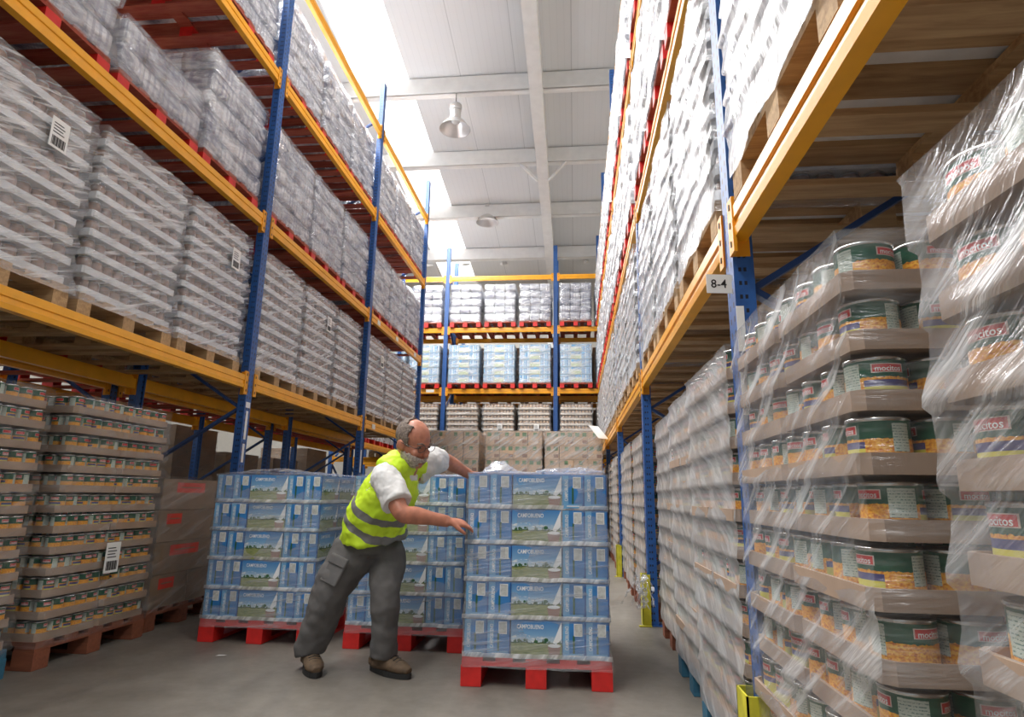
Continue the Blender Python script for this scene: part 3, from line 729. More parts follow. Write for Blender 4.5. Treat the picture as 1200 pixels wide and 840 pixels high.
# left rack
seed = 0
for bi, y0 in enumerate(PL[1:4]):
    for k in range(3):
        y = along(y0, k); seed += 1
        jar_load('white-tray film-wrapped stack, left rack lowest shelf, %s, %s pallet' % (bayL[bi], NTH[k]), (XL-.65, y, Z1+BT), pi/2, 'white tray pallets on the left rack', seed=seed, label_patch=(.15, .95) if seed % 2 else None, film='film_tray')
        lay = 5
        if bi == 0: lay = (5, 2, 5)[k]
        pack_load('silver packs on red pallet, left rack middle shelf, %s, %s pallet%s' % (bayL[bi], NTH[k], ', two layers' if lay == 2 else ''), (XL-.65, y, Z2+BT), pi/2, 'silver packs on the left middle shelf', lay, .182 if lay > 2 else .2, seed=seed)
        pack_load('silver packs on red pallet, left rack top shelf, %s, %s pallet' % (bayL[bi], NTH[k]), (XL-.65, y, Z3+BT), pi/2, 'silver packs on the left top shelf', 5, .177, seed=seed+1)
for k in (1, 2): 
    seed += 1; jar_load('white-tray stack, left rack lowest shelf, bay cut by photo edge, %s' % ('last pallet' if k == 2 else 'pallet before last'), (XL-.65, along(PL[0], k), Z1+BT), pi/2, 'white tray pallets on the left rack', seed=seed, film='film_tray')
    pack_load('silver packs on red pallet, left middle shelf, bay cut by photo edge, %s' % ('last pallet' if k == 2 else 'pallet before last'), (XL-.65, along(PL[0], k), Z2+BT), pi/2, 'silver packs on the left middle shelf', 5, .19, seed=seed)
# second left rack behind
for bi, y0 in enumerate(PL[1:]):
    for k in range(3):
        seed += 1
        jar_load('tray stack in rack behind the left one, %s bay, %s pallet' % (('nearest', 'second', 'third', 'fourth')[bi], NTH[k]), (-4.17-.62, along(y0, k), Z1+BT), pi/2, 'pallets in the rack behind the left one', 8, seed=seed, kd='woodred', kb='red')
# right rack
bayR = {0: 'nearest bay', 1: 'second bay', 2: 'third bay', 3: 'fourth bay', 4: 'last bay'}
for bi, y0 in enumerate(PR[:5]):
    for k in range(3):
        if bi == 0 and k == 0: continue
        y = along(y0, k); seed += 1
        jar_load('white-hazed stack, right rack lowest shelf, %s, %s pallet' % (bayR[bi], NTH[k]), (XR+(.60 if bi < 2 else .585), y, Z1+BT), -pi/2, 'white tray pallets on the right rack', 9, .122, seed=seed)
        if bi >= 1:
            pack_load('silver packs on red pallet, right rack middle shelf, %s, %s pallet' % (bayR[bi], NTH[k]), (XR+.58, y, Z2+BT), -pi/2, 'silver packs on the right middle shelf', 5, .20, seed=seed, film='film_white')
            pack_load('silver packs on red pallet, right rack top shelf, %s, %s pallet' % (bayR[bi], NTH[k]), (XR+.58, y, Z3+BT), -pi/2, 'silver packs on the right top shelf', 5, .20, seed=seed+1, film='film_white')
for bi, y0 in enumerate(PR[:3]):
    for k in range(3):
        seed += 1; jar_load('tray stack in rack behind the right one, %s bay, %s pallet' % (('nearest', 'second', 'third')[bi], NTH[k]), (XR+1.3+.60, along(y0, k), Z1+BT), -pi/2, 'pallets in the rack behind the right one', 6, seed=seed)
# floor, right side: tins
XF = XR-.03
def rfloor(y0, y1, mode, seed, label, **kw):
    can_load(label, (XF+.6+kw.pop('dx', 0), (y0+y1)/2, 0), -pi/2+kw.pop('tw', 0), 'canned corn pallets on the floor at right', mode=mode, near=1, seed=seed, **kw)
rfloor(1.25, 2.09, 'parts', 3, 'big film-wrapped stack of green corn cans at right, just before the 8-4 post', sidecans=2, layers=11, film='film_near', dx=.015)
rfloor(.06, .93, 'parts', 5, 'nearest stack of corn cans, cut off by the right edge of the photo', sidecans=1, layers=11, lh=.118, dx=-.01, tw=.02, film='film_near')
rfloor(2.22, 2.98, 'parts', 8, 'film-wrapped corn cans standing directly behind the 8-4 post on a blue pallet', kd='woodblue', kb='woodblue', sidecans=1, w=.78, film='film_row', dx=.015)
rfloor(3.05, 3.85, 'parts', 9, 'film-wrapped corn cans in right floor row, second stack beyond the 8-4 post', kd='woodblue', kb='woodblue', sidecans=0, dx=.05, w=.78, film='film_row')
rfloor(4.0, 4.8, 'row', 10, 'film-wrapped corn cans just before the farther blue post with yellow foot guard', dx=.09, w=.78, film='film_row')
nm = ('third', 'fourth', 'fifth')
for bi, y0 in enumerate(PR[2:5]):
    for k in range(3):
        seed += 1; rfloor(along(y0, k)-.43, along(y0, k)+.43, 'row', seed, 'stack of corn cans on the floor at right, %s bay, %s of its three' % (nm[bi], NTH[k]), dx=random.uniform(.02, .08), film='film_row')
# floor, left side
can_load('stack of corn cans on brown pallet with barcode label, left beneath the rack', (-2.9-.6, 3.72, 0), pi/2, 'canned corn pallets on the floor at left', 12, .1135, near=-1, seed=20, sidecans=2, nx=10)
can_load('stack of corn cans on blue pallet, cut off by the left photo edge', (-2.93-.6, 2.72, 0), pi/2, 'canned corn pallets on the floor at left', 12, .1135, near=-1, seed=21, sidecans=1, nx=10, kd='woodblue', kb='woodblue')
carton_load('brown cartons with red print, wrapped, between corn cans and milk at left', (-2.95-.5, 4.66, 0), pi/2, None, .84, 1.0, 4, .225, 2, ('red', 'plain'), 3, 'kraftdark')
# middle of the aisle: milk
milk_load('wrapped blue milk packs on red pallet, frontmost, under the hands of the man', (-.2166, 3.4+MD/2, 0), .02, 'milk pallets on the aisle floor', 1)
milk_load('wrapped blue milk pallet partly hidden behind the man and the front one', (-1.08, 4.05+MD/2, 0), .0, 'milk pallets on the aisle floor', 2)
milk_load('leftmost wrapped blue milk pallet, left of the man', (-2.06, 4.07+MD/2, 0), -.01, 'milk pallets on the aisle floor', 3)
# brown carton pallets across the aisle
for i, (x0, x1, s) in enumerate(((-2.72, -1.64, 'left'), (-1.52, -.55, 'middle'), (-.50, .46, 'right'))):
    carton_load('tall brown carton stack before the far rack, %s of the three' % ('leftmost' if i == 0 else 'middle one' if i == 1 else 'rightmost'), ((x0+x1)/2, 11.0, 0), 0, 'brown carton pallets across the aisle end', round(x1-x0, 2), 1.0, 8, .2375, 4, ('green', 'green', 'both', 'both'), i, 'kraftlight', 'film_near')
# back rack
bs = (bx[1]-bx[0])
for bi in range(3):
    for k in range(3):
        x = bx[bi]+.07+.04+.38+k*.865
        if x < -5 or x > 1.8: continue
        pos = '%s bay, %s pallet' % (('left', 'middle', 'right')[bi], ('left', 'middle', 'right')[k]); seed += 1
        jar_load('pale tray stack on the far rack lowest shelf, %s' % pos, (x, YB+.52, 1.7+BT), 0, 'tray stacks on the far rack', 9, .125, .76, seed=seed, film='film', tray='cream', jar='tanjar', kd='wood', label_patch=(.05, .7) if k else None)
        milk_load('pale blue milk packs on red pallet, far rack second shelf, %s' % pos, (x, YB+.52, bz[0]+BT), 0, 'milk pallets on the far rack', seed, hero=False, w=.745, film='film_pale')
        pack_load('silver film-wrapped packs on red pallet, far rack top shelf, %s' % pos, (x, YB+.52, bz[1]+BT), 0, 'silver packs on the far rack', 5, .19, .76, seed=seed, n=3)
rk2 = rack('pallet_rack', 'rack added behind the far one to darken its gaps, mostly hidden', YB+1.35, 1, [b-bx[0] for b in bx], [1.7]+bz[:1], 1.1, 5.2, loc=(bx[0], YB+1.35, 0), rz=-pi/2)  # added row that shadows the openings of the far rack
for bi in range(3):  # dark stacks added as backing, to darken gaps between far-rack loads
    for k in range(3):
        x = bx[bi]+.07+.04+.38+k*.865
        if x < -5 or x > 1.8: continue
        for zl, nm_ in ((1.7, 'lowest'), (bz[0], 'second')):
            carton_load('added dark carton stack in the rack behind the far one, %s shelf, %s bay, %s' % (nm_, ('left', 'middle', 'right')[bi], ('left', 'middle', 'right')[k]), (x, YB+1.9, zl+BT), 0, 'added carton stacks behind the far rack', .84, 1.0, 5, .24, 2, ('plain',), k, 'kraftdark', wrapped=False)
# brown cartons on the floor beyond the left rack
for i, (y, x, rows) in enumerate(((6.75, -5.3, 5), (8.45, -5.3, 6), (9.75, -5.3, 5), (11.3, -5.3, 5), (12.7, -5.3, 6))):
    carton_load('brown carton stack on the floor beyond the left racks, %s from the camera' % ('first', 'second', 'third', 'fourth', 'fifth', 'sixth')[i], (x-.65, y, 0), pi/2, 'carton stacks beyond the left rack', 1.0, 1.0, rows, .285, 2, ('plain',), i, 'kraftdark', 'film_can')
#MAN#
# ------------------------------------------------------------------ guards, signs, scraps
def guard(y, label):
    m = MB(); t = .006; x0, x1, y0, y1, h = -.015, .05, -.062, .062, .375
    m.box(x0, x0+t, y0, y1, 0, h, 'yellow'); m.box(x0, x1, y0, y0+t, 0, h, 'yellow'); m.box(x0, x1, y1-t, y1, 0, h, 'yellow')
    m.box(x0-.03, x1, y0-.03, y0, 0, .008, 'yellow'); 
    return thing('post_guard', label, 'guard', (XR-.035, y, 0), 0, 'yellow post guards along the right rack', m.mesh('post_guard'))
guard(2.15, 'yellow steel foot guard on the near right post, open-topped, at the photo bottom')
guard(5.15, 'yellow steel foot guard on the second post of the right rack')
guard(8.15, 'yellow steel foot guard on the third, distant post of the right rack')
def plate(w, h, txt=None):
    m = MB(); m.box(-w/2, w/2, -.0015, .0015, -h/2, h/2, 'white')
    if txt: add_text(m, txt, w*.62, h*.46, 'black', lambda x, y: (x-w*.02, -.0025, y))
    return m
pp = at(843, 332, Y=2.08)
thing('bay_sign', 'small white sign reading 8-4 hung on the near right rack post', 'sign', (pp.x, 2.085, pp.z), .12, me=plate(.088, .068, '8-4').mesh('bay_sign'))
def strip(w, h, bars=True):
    m = MB(); m.box(0, .0012, -w/2, w/2, -h/2, h/2, 'white')
    if bars:
        z = -h/2+.02
        while z < h/2-.03: m.box(.0012, .0018, -w*.3, w*.3, z, z+.006+((int(z*997) % 3)*.004), 'black'); z += .022
    return m
def post_sticker(x, y, z, w, h, side, label, grp=None, bars=False):
    return thing('barcode_strip', label, 'sticker', (x+side*.001, y, z), 0 if side > 0 else pi, grp, strip(w, h, bars).mesh('barcode_strip'))
for (u, v, hgt, lab) in ((287, 498, .25, 'upper long white barcode strip on the nearest left rack post'), (286, 531, .16, 'lower long white barcode strip on the nearest left rack post')):
    q = at(u, v, X=XL); post_sticker(XL, PL[2], q.z, .035, hgt, 1, lab)
q = at(292, 475, X=XL); post_sticker(XL, PL[2], q.z+.0, .07, .05, 1, 'small square white tag above the strips on the left rack post')
q = at(421, 540, X=XL); post_sticker(XL, PL[3], q.z, .04, .30, 1, 'long white strip on the second left rack post behind the man')
for vv, h_, lab in ((385, .16, 'upper white strip on the near right rack post'), (455, .18, 'lower white strip on the near right rack post')):
    q = at(858, vv, Y=2.099); me = plate(.026, h_).mesh('barcode_strip'); thing('barcode_strip', lab, 'sticker', (XR+.012, 2.0975, q.z), 0, me=me)
for y, z, lab in ((8.55, Z1, 'white shelf tag on the lowest left beam, nearer of two'), (10.2, Z1, 'white shelf tag on the lowest left beam, farther of two'), (8.5, Z2, 'white shelf tag on the middle left beam, nearest of three'), (9.45, Z2, 'white shelf tag on the middle left beam, middle of three'), (10.6, Z2, 'white shelf tag on the middle left beam, farthest of three')):
    thing('shelf_tag', lab, 'label', (XL+.006, y, z+.05), 0, 'white tags on the left rack beams', strip(.13, .07, False).mesh('shelf_tag'))
q = at(504, 458, Y=YB); thing('shelf_tag', 'white shelf tag on the far rack beam, left end', 'label', (q.x, YB-.006, q.z), -pi/2, None, strip(.2, .07, False).mesh('shelf_tag'))
q = at(131, 653, X=-2.87)
thing('paper_label', 'white barcode sheet stuck on the film of the left corn can stack', 'label', (-2.868, q.y, q.z), pi/2+.0, None, sheet_label().mesh('paper_label'))
# loose film rags
def rag(loc, size, seed, label, sx=1, sy=1, hh=.5):
    m = MB(); N = 12; rnd = random.Random(seed)
    for j in range(N+1):
        for i in range(N+1):
            a, c = i/N*2-1, j/N*2-1; e = max(0, 1-a*a*.9-c*c*.9)
            m.v.append((a*size*sx+noise.noise(Vector((a*2, c*2, seed)))*size*.4, c*size*sy, e*size*hh+abs(noise.noise(Vector((a*3, c*3, seed+4))))*size*hh*e))
    for j in range(N):
        for i in range(N): k = j*(N+1)+i; m.face((k, k+1, k+N+2, k+N+1), 'film_near', None, True)
    return thing('film_rag', label, 'film', loc, 0, None, m.mesh('film_rag'))
ZT = .144+5*(MH+.006)+.025
rag((-.42, 3.5, ZT-.01), .09, 3, 'peaked fold of clear film on top of the front milk pallet')
rag((-.02, 3.75, ZT), .2, 5, 'crumpled film bunch on top right of the front milk pallet', 1, .7, .10)
rag((-2.15, 4.4, ZT), .25, 8, 'crumpled film on top of the leftmost milk pallet', 1, .7, .09)
def tail(loc, seed, label, n=16, h=.22):
    m = MB(); rnd = random.Random(seed)
    for i in range(n):
        p = Vector((rnd.uniform(-.04, .04), rnd.uniform(-.06, .06), h)); pts = [p]
        for k in range(8): p = p+Vector((rnd.uniform(-.022, .022), rnd.uniform(-.025, .025), -h/8)); pts.append(p)
        for k in range(len(pts)-1):
            w_ = Vector((rnd.uniform(-.01, .01), rnd.uniform(-.014, .014), 0)); m.poly([pts[k]-w_, pts[k]+w_, pts[k+1]+w_, pts[k+1]-w_], 'film_grey')
    return thing('film_rag', label, 'film', loc, 0, None, m.mesh('film_rag'))
tail((XR-.10, 4.68, .2), 4, 'torn tail of stretch film hanging by the second yellow guard')
m = MB(); m.poly([(0, 0, 0), (.05, .01, .001), (.06, .03, .001), (.01, .022, .002)], 'white'); q = at(252, 769, Z=0)
thing('paper_scrap', 'tiny pale scrap on the concrete before the left milk pallet', 'scrap', (q.x, q.y, .003), 0, None, m.mesh('paper_scrap'))
q = at(710, 497, X=.40); m = MB(); m.obox((0, 0, 0), Vector((.7, .7, 0)), Vector((-.5, .5, .7)).normalized(), Vector((0, -.7, .7)), .12, .16, .004, 'white')
thing('hanging_sheet', 'white sheet poking out at the far end of the right rack', 'sheet', (XR-.17, 10.2, 2.0), 0, None, m.mesh('hanging_sheet'))
# ------------------------------------------------------------------ the man
MAT['skin'] = simple('tanned_skin', (.50, .20, .125), .45, .16, 22)
MAT['hair'] = simple('short_grey_brown_hair', (.20, .16, .135), .85, .45, 90, .6)
MAT['beard'] = simple('short_grey_beard', (.46, .40, .36), .85, .35, 90, .6)
MAT['trousers'] = simple('charcoal_work_cloth', (.12, .115, .112), .85, .12, 14, .2)
MAT['pocket'] = simple('charcoal_pocket_cloth', (.11, .106, .104), .85, .12, 14, .2)
MAT['shirt'] = simple('white_cotton', (.74, .74, .73), .85, .03, 20, .1)
MAT['eye'] = simple('shaded_eye', (.12, .07, .05), .3, .1); MAT['boot'] = simple('brown_suede', (.13, .085, .05), .75, .2, 30, .2)
MAT['sole'] = simple('black_rubber', (.02, .02, .02), .6, .1)
MAT['glassframe'] = simple('dark_wire', (.08, .07, .07), .3, .05, metal=.6)
def P3(u, v, Y): return at(u, v, Y=Y)
ROOT = Vector((at(405, 785, Z=0).x, 3.55, 0))
def T(p): return Vector(p)-ROOT
def loft(mb, pts, rad, side, k, n=20, cap=True, power=2.0):
    pts = [Vector(p) for p in pts]; b = len(mb.v); N = len(pts)
    for i, p in enumerate(pts):
        t = (pts[min(i+1, N-1)]-pts[max(i-1, 0)]).normalized(); sd = side[i] if isinstance(side, list) else side
        s_ = (Vector(sd)-t*Vector(sd).dot(t)).normalized(); f_ = t.cross(s_)
        rx, ry = rad[i] if isinstance(rad[i], (tuple, list)) else (rad[i], rad[i])
        for j in range(n):
            a = 2*pi*j/n; c, s = cos(a), sin(a); c = math.copysign(abs(c)**(2/power), c); s = math.copysign(abs(s)**(2/power), s)
            mb.v.append(tuple(p+s_*(rx*c)+f_*(ry*s)))
    for i in range(N-1):
        for j in range(n): mb.face((b+i*n+j, b+i*n+(j+1) % n, b+(i+1)*n+(j+1) % n, b+(i+1)*n+j), k, None, True)
    if cap:
        for base, rev, dr in ((b, True, -1), (b+(N-1)*n, False, 1)):
            idx = [base+j for j in range(n)]; mb.face(idx[::-1] if rev else idx, k)
def smooth_path(pts, rad, sub=4):
    """Catmull-Rom resampling of joints and radii"""
    P = [Vector(p) for p in pts]; Rr = [r if isinstance(r, (tuple, list)) else (r, r) for r in rad]; op, orr = [], []
    for i in range(len(P)-1):
        a, b, c, d = P[max(i-1, 0)], P[i], P[i+1], P[min(i+2, len(P)-1)]
        for q in range(sub):
            t = q/sub; op.append(.5*((2*b)+(c-a)*t+(2*a-5*b+4*c-d)*t*t+(3*b-a-3*c+d)*t**3))
            e = t*t*(3-2*t); orr.append(tuple(Rr[i][k]*(1-e)+Rr[i+1][k]*e for k in (0, 1)))
    op.append(P[-1]); orr.append(Rr[-1]); return op, orr
def ell(mb, c, ax, r, k, n=18, m=12):
    """ellipsoid with axes matrix columns ax and radii r"""
    b = len(mb.v); c = Vector(c)
    for i in range(1, m):
        th = pi*i/m
        for j in range(n):
            ph = 2*pi*j/n; mb.v.append(tuple(c+ax[0]*(r[0]*sin(th)*cos(ph))+ax[1]*(r[1]*sin(th)*sin(ph))+ax[2]*(r[2]*cos(th))))
    top = len(mb.v); mb.v.append(tuple(c+ax[2]*r[2])); bot = len(mb.v); mb.v.append(tuple(c-ax[2]*r[2]))
    for i in range(m-2):
        for j in range(n): mb.face((b+i*n+j, b+(i+1)*n+j, b+(i+1)*n+(j+1) % n, b+i*n+(j+1) % n), k, None, True)
    for j in range(n):
        mb.face((top, b+j, b+(j+1) % n), k, None, True); q = b+(m-2)*n; mb.face((bot, q+(j+1) % n, q+j), k, None, True)
def fuse(o, vox, smooth=3, disp=0, dscale=.1, mid=.5):
    md = o.modifiers.new('fuse', 'REMESH'); md.mode = 'VOXEL'; md.voxel_size = vox; md.use_smooth_shade = True
    if smooth: sm = o.modifiers.new('soften', 'SMOOTH'); sm.factor = .6; sm.iterations = smooth
    if disp:
        tx = bpy.data.textures.new('folds', 'CLOUDS'); tx.noise_scale = dscale; tx.noise_depth = 2
        dm = o.modifiers.new('folds', 'DISPLACE'); dm.texture = tx; dm.strength = disp; dm.mid_level = mid; dm.texture_coords = 'LOCAL'
    return o

man = thing('person', 'grey-bearded person in yellow reflective vest leaning over to steady the milk pallet', 'person', tuple(ROOT))
shL, shR = P3(503, 541, 3.62), P3(452, 560, 3.30)
side = (shL-shR).normalized()
pel, waist, belly, chest, nb = P3(436, 640, 3.62), P3(437, 618, 3.58), P3(445, 598, 3.53), P3(462, 570, 3.47), P3(476, 546, 3.44)
hipside = Vector((.9, -.25, 0)).normalized()
elR, wrR = P3(471, 601, 3.20), P3(526, 611, 3.29)
elL, wrL = P3(521, 539, 3.78), P3(552, 557, 3.95)
hc = P3(485, 519, 3.36)
# head axes
hf = Vector((.83, -.42, -.38)).normalized(); hu = Vector((.22, -.28, .93)); hu = (hu-hf*hu.dot(hf)).normalized(); hs = hf.cross(hu).normalized()
HA = (hs, hf, hu); HS = 1.10
def H(x, y, z): return T(hc)+(hs*x+hf*y+hu*z)*HS
def RS(*r): return tuple(q*HS for q in r)
b = MB(); K = 'skin'
ell(b, H(0, -.012, .035), HA, RS(.074, .094, .082), K); ell(b, H(0, .008, -.02), HA, RS(.064, .078, .085), K)
ell(b, H(0, .035, -.072), HA, RS(.045, .046, .038), K); ell(b, H(0, .062, -.093), HA, RS(.022, .022, .018), K)
ell(b, H(0, .086, -.012), HA, RS(.011, .016, .024), K, 12, 8); ell(b, H(0, .098, -.030), HA, RS(.015, .015, .012), K, 12, 8)
ell(b, H(0, .074, .018), HA, RS(.045, .014, .010), K, 14, 8)
for s in (-1, 1):
    ell(b, H(s*.038, .058, -.030), HA, RS(.022, .022, .018), K, 12, 8)
    ell(b, H(s*.074, -.012, -.012), HA, RS(.008, .020, .030), K, 12, 8); ell(b, H(s*.083, -.020, -.008), HA, RS(.006, .017, .026), K, 12, 8)
ell(b, H(0, .080, -.062), HA, RS(.024, .010, .006), K, 12, 8); ell(b, H(0, .077, -.074), HA, RS(.021, .010, .006), K, 12, 8)
p_, r_ = smooth_path([T(chest)+side*0, T(nb), T(nb)*.45+H(0, -.03, -.05)*.55, H(0, -.02, -.03)], [(.10, .09), (.075, .068), (.062, .06), (.06, .06)]); loft(b, p_, r_, side, K)
p_, r_ = smooth_path([T(pel), T(waist), T(belly), T(chest), T(nb)], [(.13, .10), (.135, .105), (.145, .115), (.15, .11), (.06, .06)]); loft(b, p_, r_, side, K)
for sh, el, wr, inn in ((shR, elR, wrR, chest), (shL, elL, wrL, chest)):
    mid = (el+wr)/2
    p_, r_ = smooth_path([T(inn)*.5+T(sh)*.5, T(sh), T(sh)*.5+T(el)*.5, T(el), T(el)*.72+T(wr)*.28, T(el)*.3+T(wr)*.7, T(wr)], [.06, .062, .052, (.045, .043), (.046, .042), (.034, .030), (.030, .022)]); loft(b, p_, r_, (0, 0, 1), K)
# hidden legs keep the figure whole
hipR, knR, anR = P3(413, 645, 3.56), P3(386, 697, 3.50), P3(364, 765, 3.57)
hipL, knL, anL = P3(455, 645, 3.64), P3(452, 700, 3.50), P3(449, 768, 3.56)
for h_, k_, a_ in ((hipR, knR, anR), (hipL, knL, anL)):
    p_, r_ = smooth_path([T(pel)*.6+T(h_)*.4, T(h_), T(k_), T(a_), T(a_)-Vector((0, 0, .05))], [.08, .082, .052, .036, .036]); loft(b, p_, r_, (0, 1, 0), K)
def hand(wr, dirn, nrm, curl, sgn, spread=.10, L=1.0):
    """palm + five fingers. dirn: wrist->knuckles, nrm: back of the hand, thumb on +side*sgn"""
    d = Vector(dirn).normalized(); nn = Vector(nrm); nn = (nn-d*nn.dot(d)).normalized(); sd = d.cross(nn).normalized()*sgn
    w = T(wr)
    p_, r_ = smooth_path([w-d*.02, w+d*.02, w+d*.055, w+d*.088], [(.027, .02), (.034, .018), (.042, .016), (.040, .013)], 3); loft(b, p_, r_, sd, K, 16)
    for i, (off, ln) in enumerate(((.030, .070), (.010, .078), (-.011, .073), (-.030, .058))):
        base = w+d*.080+sd*off; dd = (d+sd*(spread*(1.5-i)*.5)).normalized(); pts = [base-d*.015, base]; ang = .12; cur = base
        for seg, fr in enumerate((.45, .32, .23)):
            ang += curl*(.6 if seg == 0 else 1); v = (dd*cos(ang)-nn*sin(ang)); cur = cur+v*(ln*fr*L); pts.append(cur)
        loft(b, pts, [.0095, .0098, .0092, .0085, .0068], sd, K, 10)
    tb = w+d*.022+sd*.026; v1 = (d*.62+sd*.72-nn*.30).normalized(); v2 = (d*.86+sd*.35-nn*.35).normalized()
    loft(b, [tb-v1*.015, tb, tb+v1*.036, tb+v1*.036+v2*.026, tb+v1*.036+v2*.046], [.013, .0135, .0115, .010, .0075], nn, K, 10)
tipR = Vector((at(551, 614, Y=3.37)))
hand(wrR, (tipR-wrR), (-.1, -.55, .8), .22, 1)
hand(wrL, (.22, .9, -.12), (-.9, .1, .5), .12, -1)
body = link('body', b.mesh('body'), man); fuse(body, .0055, 2)
# hair and beard patches wrapped round the skull
def patch(name, c, r, cond, k, thick=.006, n=64, m=40, noise_amp=.002):
    mb = MB(); g = {}
    for i in range(m+1):
        th = pi*i/m
        for j in range(n):
            ph = 2*pi*j/n; x, y, z = sin(th)*cos(ph), sin(th)*sin(ph), cos(th); g[i, j] = (x, y, z)
    ids = {}
    def vid(i, j, o):
        key = (i, j % n, o)
        if key not in ids:
            x, y, z = g[i, j % n]; q = 1+(o*thick+noise.noise(Vector((x*9, y*9, z*9)))*noise_amp)/min(r)
            ids[key] = len(mb.v); mb.v.append(tuple(H(c[0]+x*r[0]*q, c[1]+y*r[1]*q, c[2]+z*r[2]*q)))
        return ids[key]
    inn = {(i, j) for i in range(m) for j in range(n) if cond(*[(g[i, j][q]*r[q]+c[q]) for q in range(3)])}
    for i, j in inn:
        mb.face((vid(i, j, 1), vid(i+1, j, 1), vid(i+1, j+1, 1), vid(i, j+1, 1)), k, None, True)
        for (di, dj), e in (((-1, 0), ((i, j), (i, j+1))), ((1, 0), ((i+1, j+1), (i+1, j))), ((0, -1), ((i+1, j), (i, j))), ((0, 1), ((i, j+1), (i+1, j+1)))):
            if (i+di, (j+dj) % n) not in inn: (a1, b1), (a2, b2) = e; mb.face((vid(a1, b1, 1), vid(a2, b2, 1), vid(a2, b2, -1), vid(a1, b1, -1)), k)
    return link(name, mb.mesh(name), man)
def hairc(x, y, z):
    q = noise.noise(Vector((x*60, y*60, z*60)))*.012
    if z < -.055+q: return False
    if z > .045 and y > .028-abs(x)*.25+q: return False       # high forehead
    if z > .095 and y > -.030+q and abs(x) < .05: return False  # thin crown
    if z <= .045 and y > .022+q: return False                  # temples
    return not (z < .0 and y > -.018+q)
patch('hair', (0, -.012, .035), (.0765, .0965, .0845), hairc, 'hair', .004)
patch('beard', (0, .012, -.040), (.0668, .0832, .0802), lambda x, y, z: z < -.048+.5*max(0, abs(x)-.035)+noise.noise(Vector((x*70, y*70, z*70)))*.008 and y > -.015 and not (-.086 < z < -.066 and abs(x) < .024 and y > .05), 'beard', .003)
m = MB()
for sg in (-1, 1): m.tube([H(sg*.016, .089, .022), H(sg*.034, .088, .029), H(sg*.054, .072, .024)], [.003, .005, .003], 'hair', 6)
link('eyebrows', m.mesh('eyebrows'), man)
m = MB()
for sg in (-1, 1): ell(m, H(sg*.033, .072, .004), HA, RS(.013, .010, .006), 'eye', 12, 8)
link('eyes', m.mesh('eyes'), man)
m = MB(); e1 = H(-.034, .092, .003); e2 = H(.034, .092, .003)
for e in (e1, e2):
    ring = [e+(hs*cos(a)*.026+hu*sin(a)*.017)*HS for a in [2*pi*i/20 for i in range(21)]]; m.tube(ring, .0018, 'glassframe', 6)
m.tube([H(-.009, .093, .006), H(0, .097, .008), H(.009, .093, .006)], .0018, 'glassframe', 6)
for s in (-1, 1): m.tube([H(s*.060, .092, .008), H(s*.076, .080, .008), H(s*.083, -.01, .006), H(s*.082, -.03, -.006)], .0016, 'glassframe', 6)
link('glasses', m.mesh('glasses'), man)
# T-shirt
m = MB(); K = 'shirt'
p_, r_ = smooth_path([T(waist), T(belly), T(chest), T(nb)-Vector((0, 0, .01))], [(.155, .125), (.165, .13), (.17, .125), (.085, .085)]); loft(m, p_, r_, side, K, 28)
for sh, el, fr, inn in ((shR, elR, .74, chest), (shL, elL, .62, chest)):
    e = sh+(el-sh)*fr
    p_, r_ = smooth_path([T(inn)*.45+T(sh)*.55, T(sh)+Vector((0, 0, .004)), T(sh)*.5+T(e)*.5, T(e)], [.085, .085, .083, .080]); loft(m, p_, r_, (0, 0, 1), K, 24)
fuse(link('t_shirt', m.mesh('t_shirt'), man), .007, 4, .022, .07)
# vest
ax_ = (nb-waist).normalized(); hip0 = T(waist)
def mk_vest():
    mt, nt, bs_, o = newmat('high_visibility_vest_cloth'); g = G(nt); v = g.coord('Object')
    d = nt.nodes.new('ShaderNodeVectorMath'); d.operation = 'DOT_PRODUCT'; nt.links.new(v, d.inputs[0]); d.inputs[1].default_value = tuple(ax_)
    t = g.m('SUBTRACT', d.outputs['Value'], float(hip0.dot(ax_)))
    t = g.m('ADD', t, g.m('MULTIPLY', g.m('SUBTRACT', g.noise(v, 6, 2), .5), .03))
    band = g.m('MAXIMUM', g.rng(t, .022, .066), g.rng(t, .122, .168))
    n = g.noise(v, 9, 3)
    col = g.mix(band, g.ramp(n, [(.3, (.58, .86, .02)), (.7, (.70, .95, .04))]), (.20, .20, .20))
    g.put(bs_.inputs['Base Color'], col); bs_.inputs['Roughness'].default_value = .6
    return mt
MAT['vest'] = mk_vest()
m = MB(); K = 'vest'
hem = T(P3(441, 630, 3.58))
p_, r_ = smooth_path([hem-ax_*.02, T(waist)+ax_*.03, T(belly), T(chest), T(nb)-ax_*.035], [(.205, .165), (.205, .165), (.20, .16), (.175, .145), (.105, .105)], 5); loft(m, p_, r_, side, K, 36)
for sh, rr, dz in ((shR, 1, .03), (shL, .72, .0)):
    loft(m, [T(nb)-ax_*.03, T(nb)*.45+T(sh)*.55+Vector((0, 0, dz+.004-(.02 if rr < 1 else 0))), T(sh)*.82+T(nb)*.18+Vector((0, 0, dz-(.02 if rr < 1 else 0))), T(sh)*.93+T(chest)*.07], [.08*rr, .088*rr, .085*rr, .06*rr], ax_, K, 20)
vest = link('safety_vest', m.mesh('safety_vest'), man); fuse(vest, .008, 5, .04, .085)
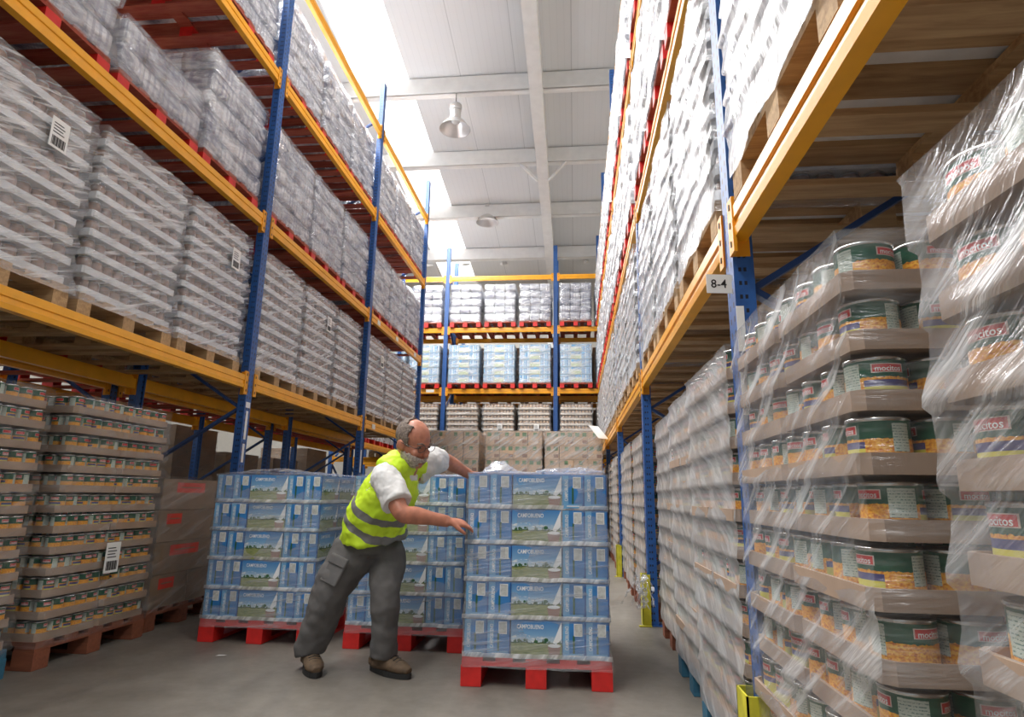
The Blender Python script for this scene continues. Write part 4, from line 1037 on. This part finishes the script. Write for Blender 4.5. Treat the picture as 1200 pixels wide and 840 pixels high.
# trousers
m = MB(); K = 'trousers'
p_, r_ = smooth_path([T(waist)+Vector((0, 0, .02)), T(pel), T(pel)-Vector((0, 0, .06))], [(.165, .13), (.185, .145), (.15, .12)]); loft(m, p_, r_, side, K, 28)
def leg(h_, k_, a_, r):
    p_, r_ = smooth_path([T(pel)*.55+T(h_)*.45+Vector((0, 0, .0)), T(h_)-Vector((0, 0, .03)), T(h_)*.45+T(k_)*.55, T(k_), T(k_)*.5+T(a_)*.5, T(a_)+Vector((0, 0, .03)), T(a_)-Vector((0, 0, .012))], r); loft(m, p_, r_, (1, 0, 0), K, 26)
leg(hipR, knR, anR, [(.12, .12), (.132, .125), (.118, .115), (.10, .098), (.092, .092), (.088, .088), (.085, .088)])
leg(hipL, knL, anL, [(.11, .11), (.108, .11), (.092, .10), (.078, .085), (.074, .084), (.074, .086), (.076, .088)])
tro = link('trousers', m.mesh('trousers'), man); fuse(tro, .009, 5, .035, .12)
pc = P3(392, 668, 3.42); m = MB(); d_ = (knR-hipR).normalized(); fr_ = Vector((-.35, -.93, 0)).normalized(); sd_ = d_.cross(fr_).normalized()
m.obox(T(pc), sd_, d_, fr_, .058, .075, .009, 'pocket'); m.obox(T(pc)-d_*.055+fr_*.008, sd_, d_, fr_, .062, .026, .010, 'pocket')
po = link('cargo_pocket', m.mesh('cargo_pocket'), man); bv = po.modifiers.new('round', 'BEVEL'); bv.width = .01; bv.segments = 3
# boots
def boot(ank, dirn, label):
    d = Vector((dirn[0], dirn[1], 0)).normalized(); s_ = Vector((-d.y, d.x, 0)); a = T(ank); base = Vector((a.x, a.y, 0))
    m = MB(); K = 'boot'
    p_, r_ = smooth_path([base-d*.085+Vector((0, 0, .055)), base-d*.04+Vector((0, 0, .06)), base+d*.05+Vector((0, 0, .058)), base+d*.13+Vector((0, 0, .048)), base+d*.195+Vector((0, 0, .038))], [(.03, .03), (.043, .045), (.048, .046), (.052, .034), (.026, .018)], 4); loft(m, p_, r_, s_, K, 20)
    loft(m, [base-d*.012+Vector((0, 0, .04)), base-d*.012+Vector((0, 0, .10)), base-d*.015+Vector((0, 0, .17))], [(.05, .06), (.046, .052), (.05, .055)], s_, K, 20)
    o = link('boot', m.mesh('boot'), man); fuse(o, .006, 3)
    so = MB(); n = 28; pts = []
    for i in range(n):
        q = 2*pi*i/n; x = cos(q); w = .047+.008*x-(.018 if x < -.2 else 0)*abs(x); pts.append(base+d*(.055+.150*x)+s_*(w*sin(q)))
    so.v = [tuple(p+Vector((0, 0, .002))) for p in pts]+[tuple(p+Vector((0, 0, .028))) for p in pts]
    so.face(range(n-1, -1, -1), 'sole'); so.face(range(n, 2*n), 'sole')
    for i in range(n): so.face((i, (i+1) % n, n+(i+1) % n, n+i), 'sole')
    link('sole', so.mesh('sole'), o)
    la = MB()
    for k in range(4):
        c = base+d*(.065+.02*k)+Vector((0, 0, .108-.008*k)); la.tube([c-s_*.03-Vector((0, 0, .008)), c, c+s_*.03-Vector((0, 0, .008))], .003, 'sole', 6)
    link('laces', la.mesh('laces'), o)
boot(anR, (.55, -.83), ''); boot(anL, (.88, -.45), '')
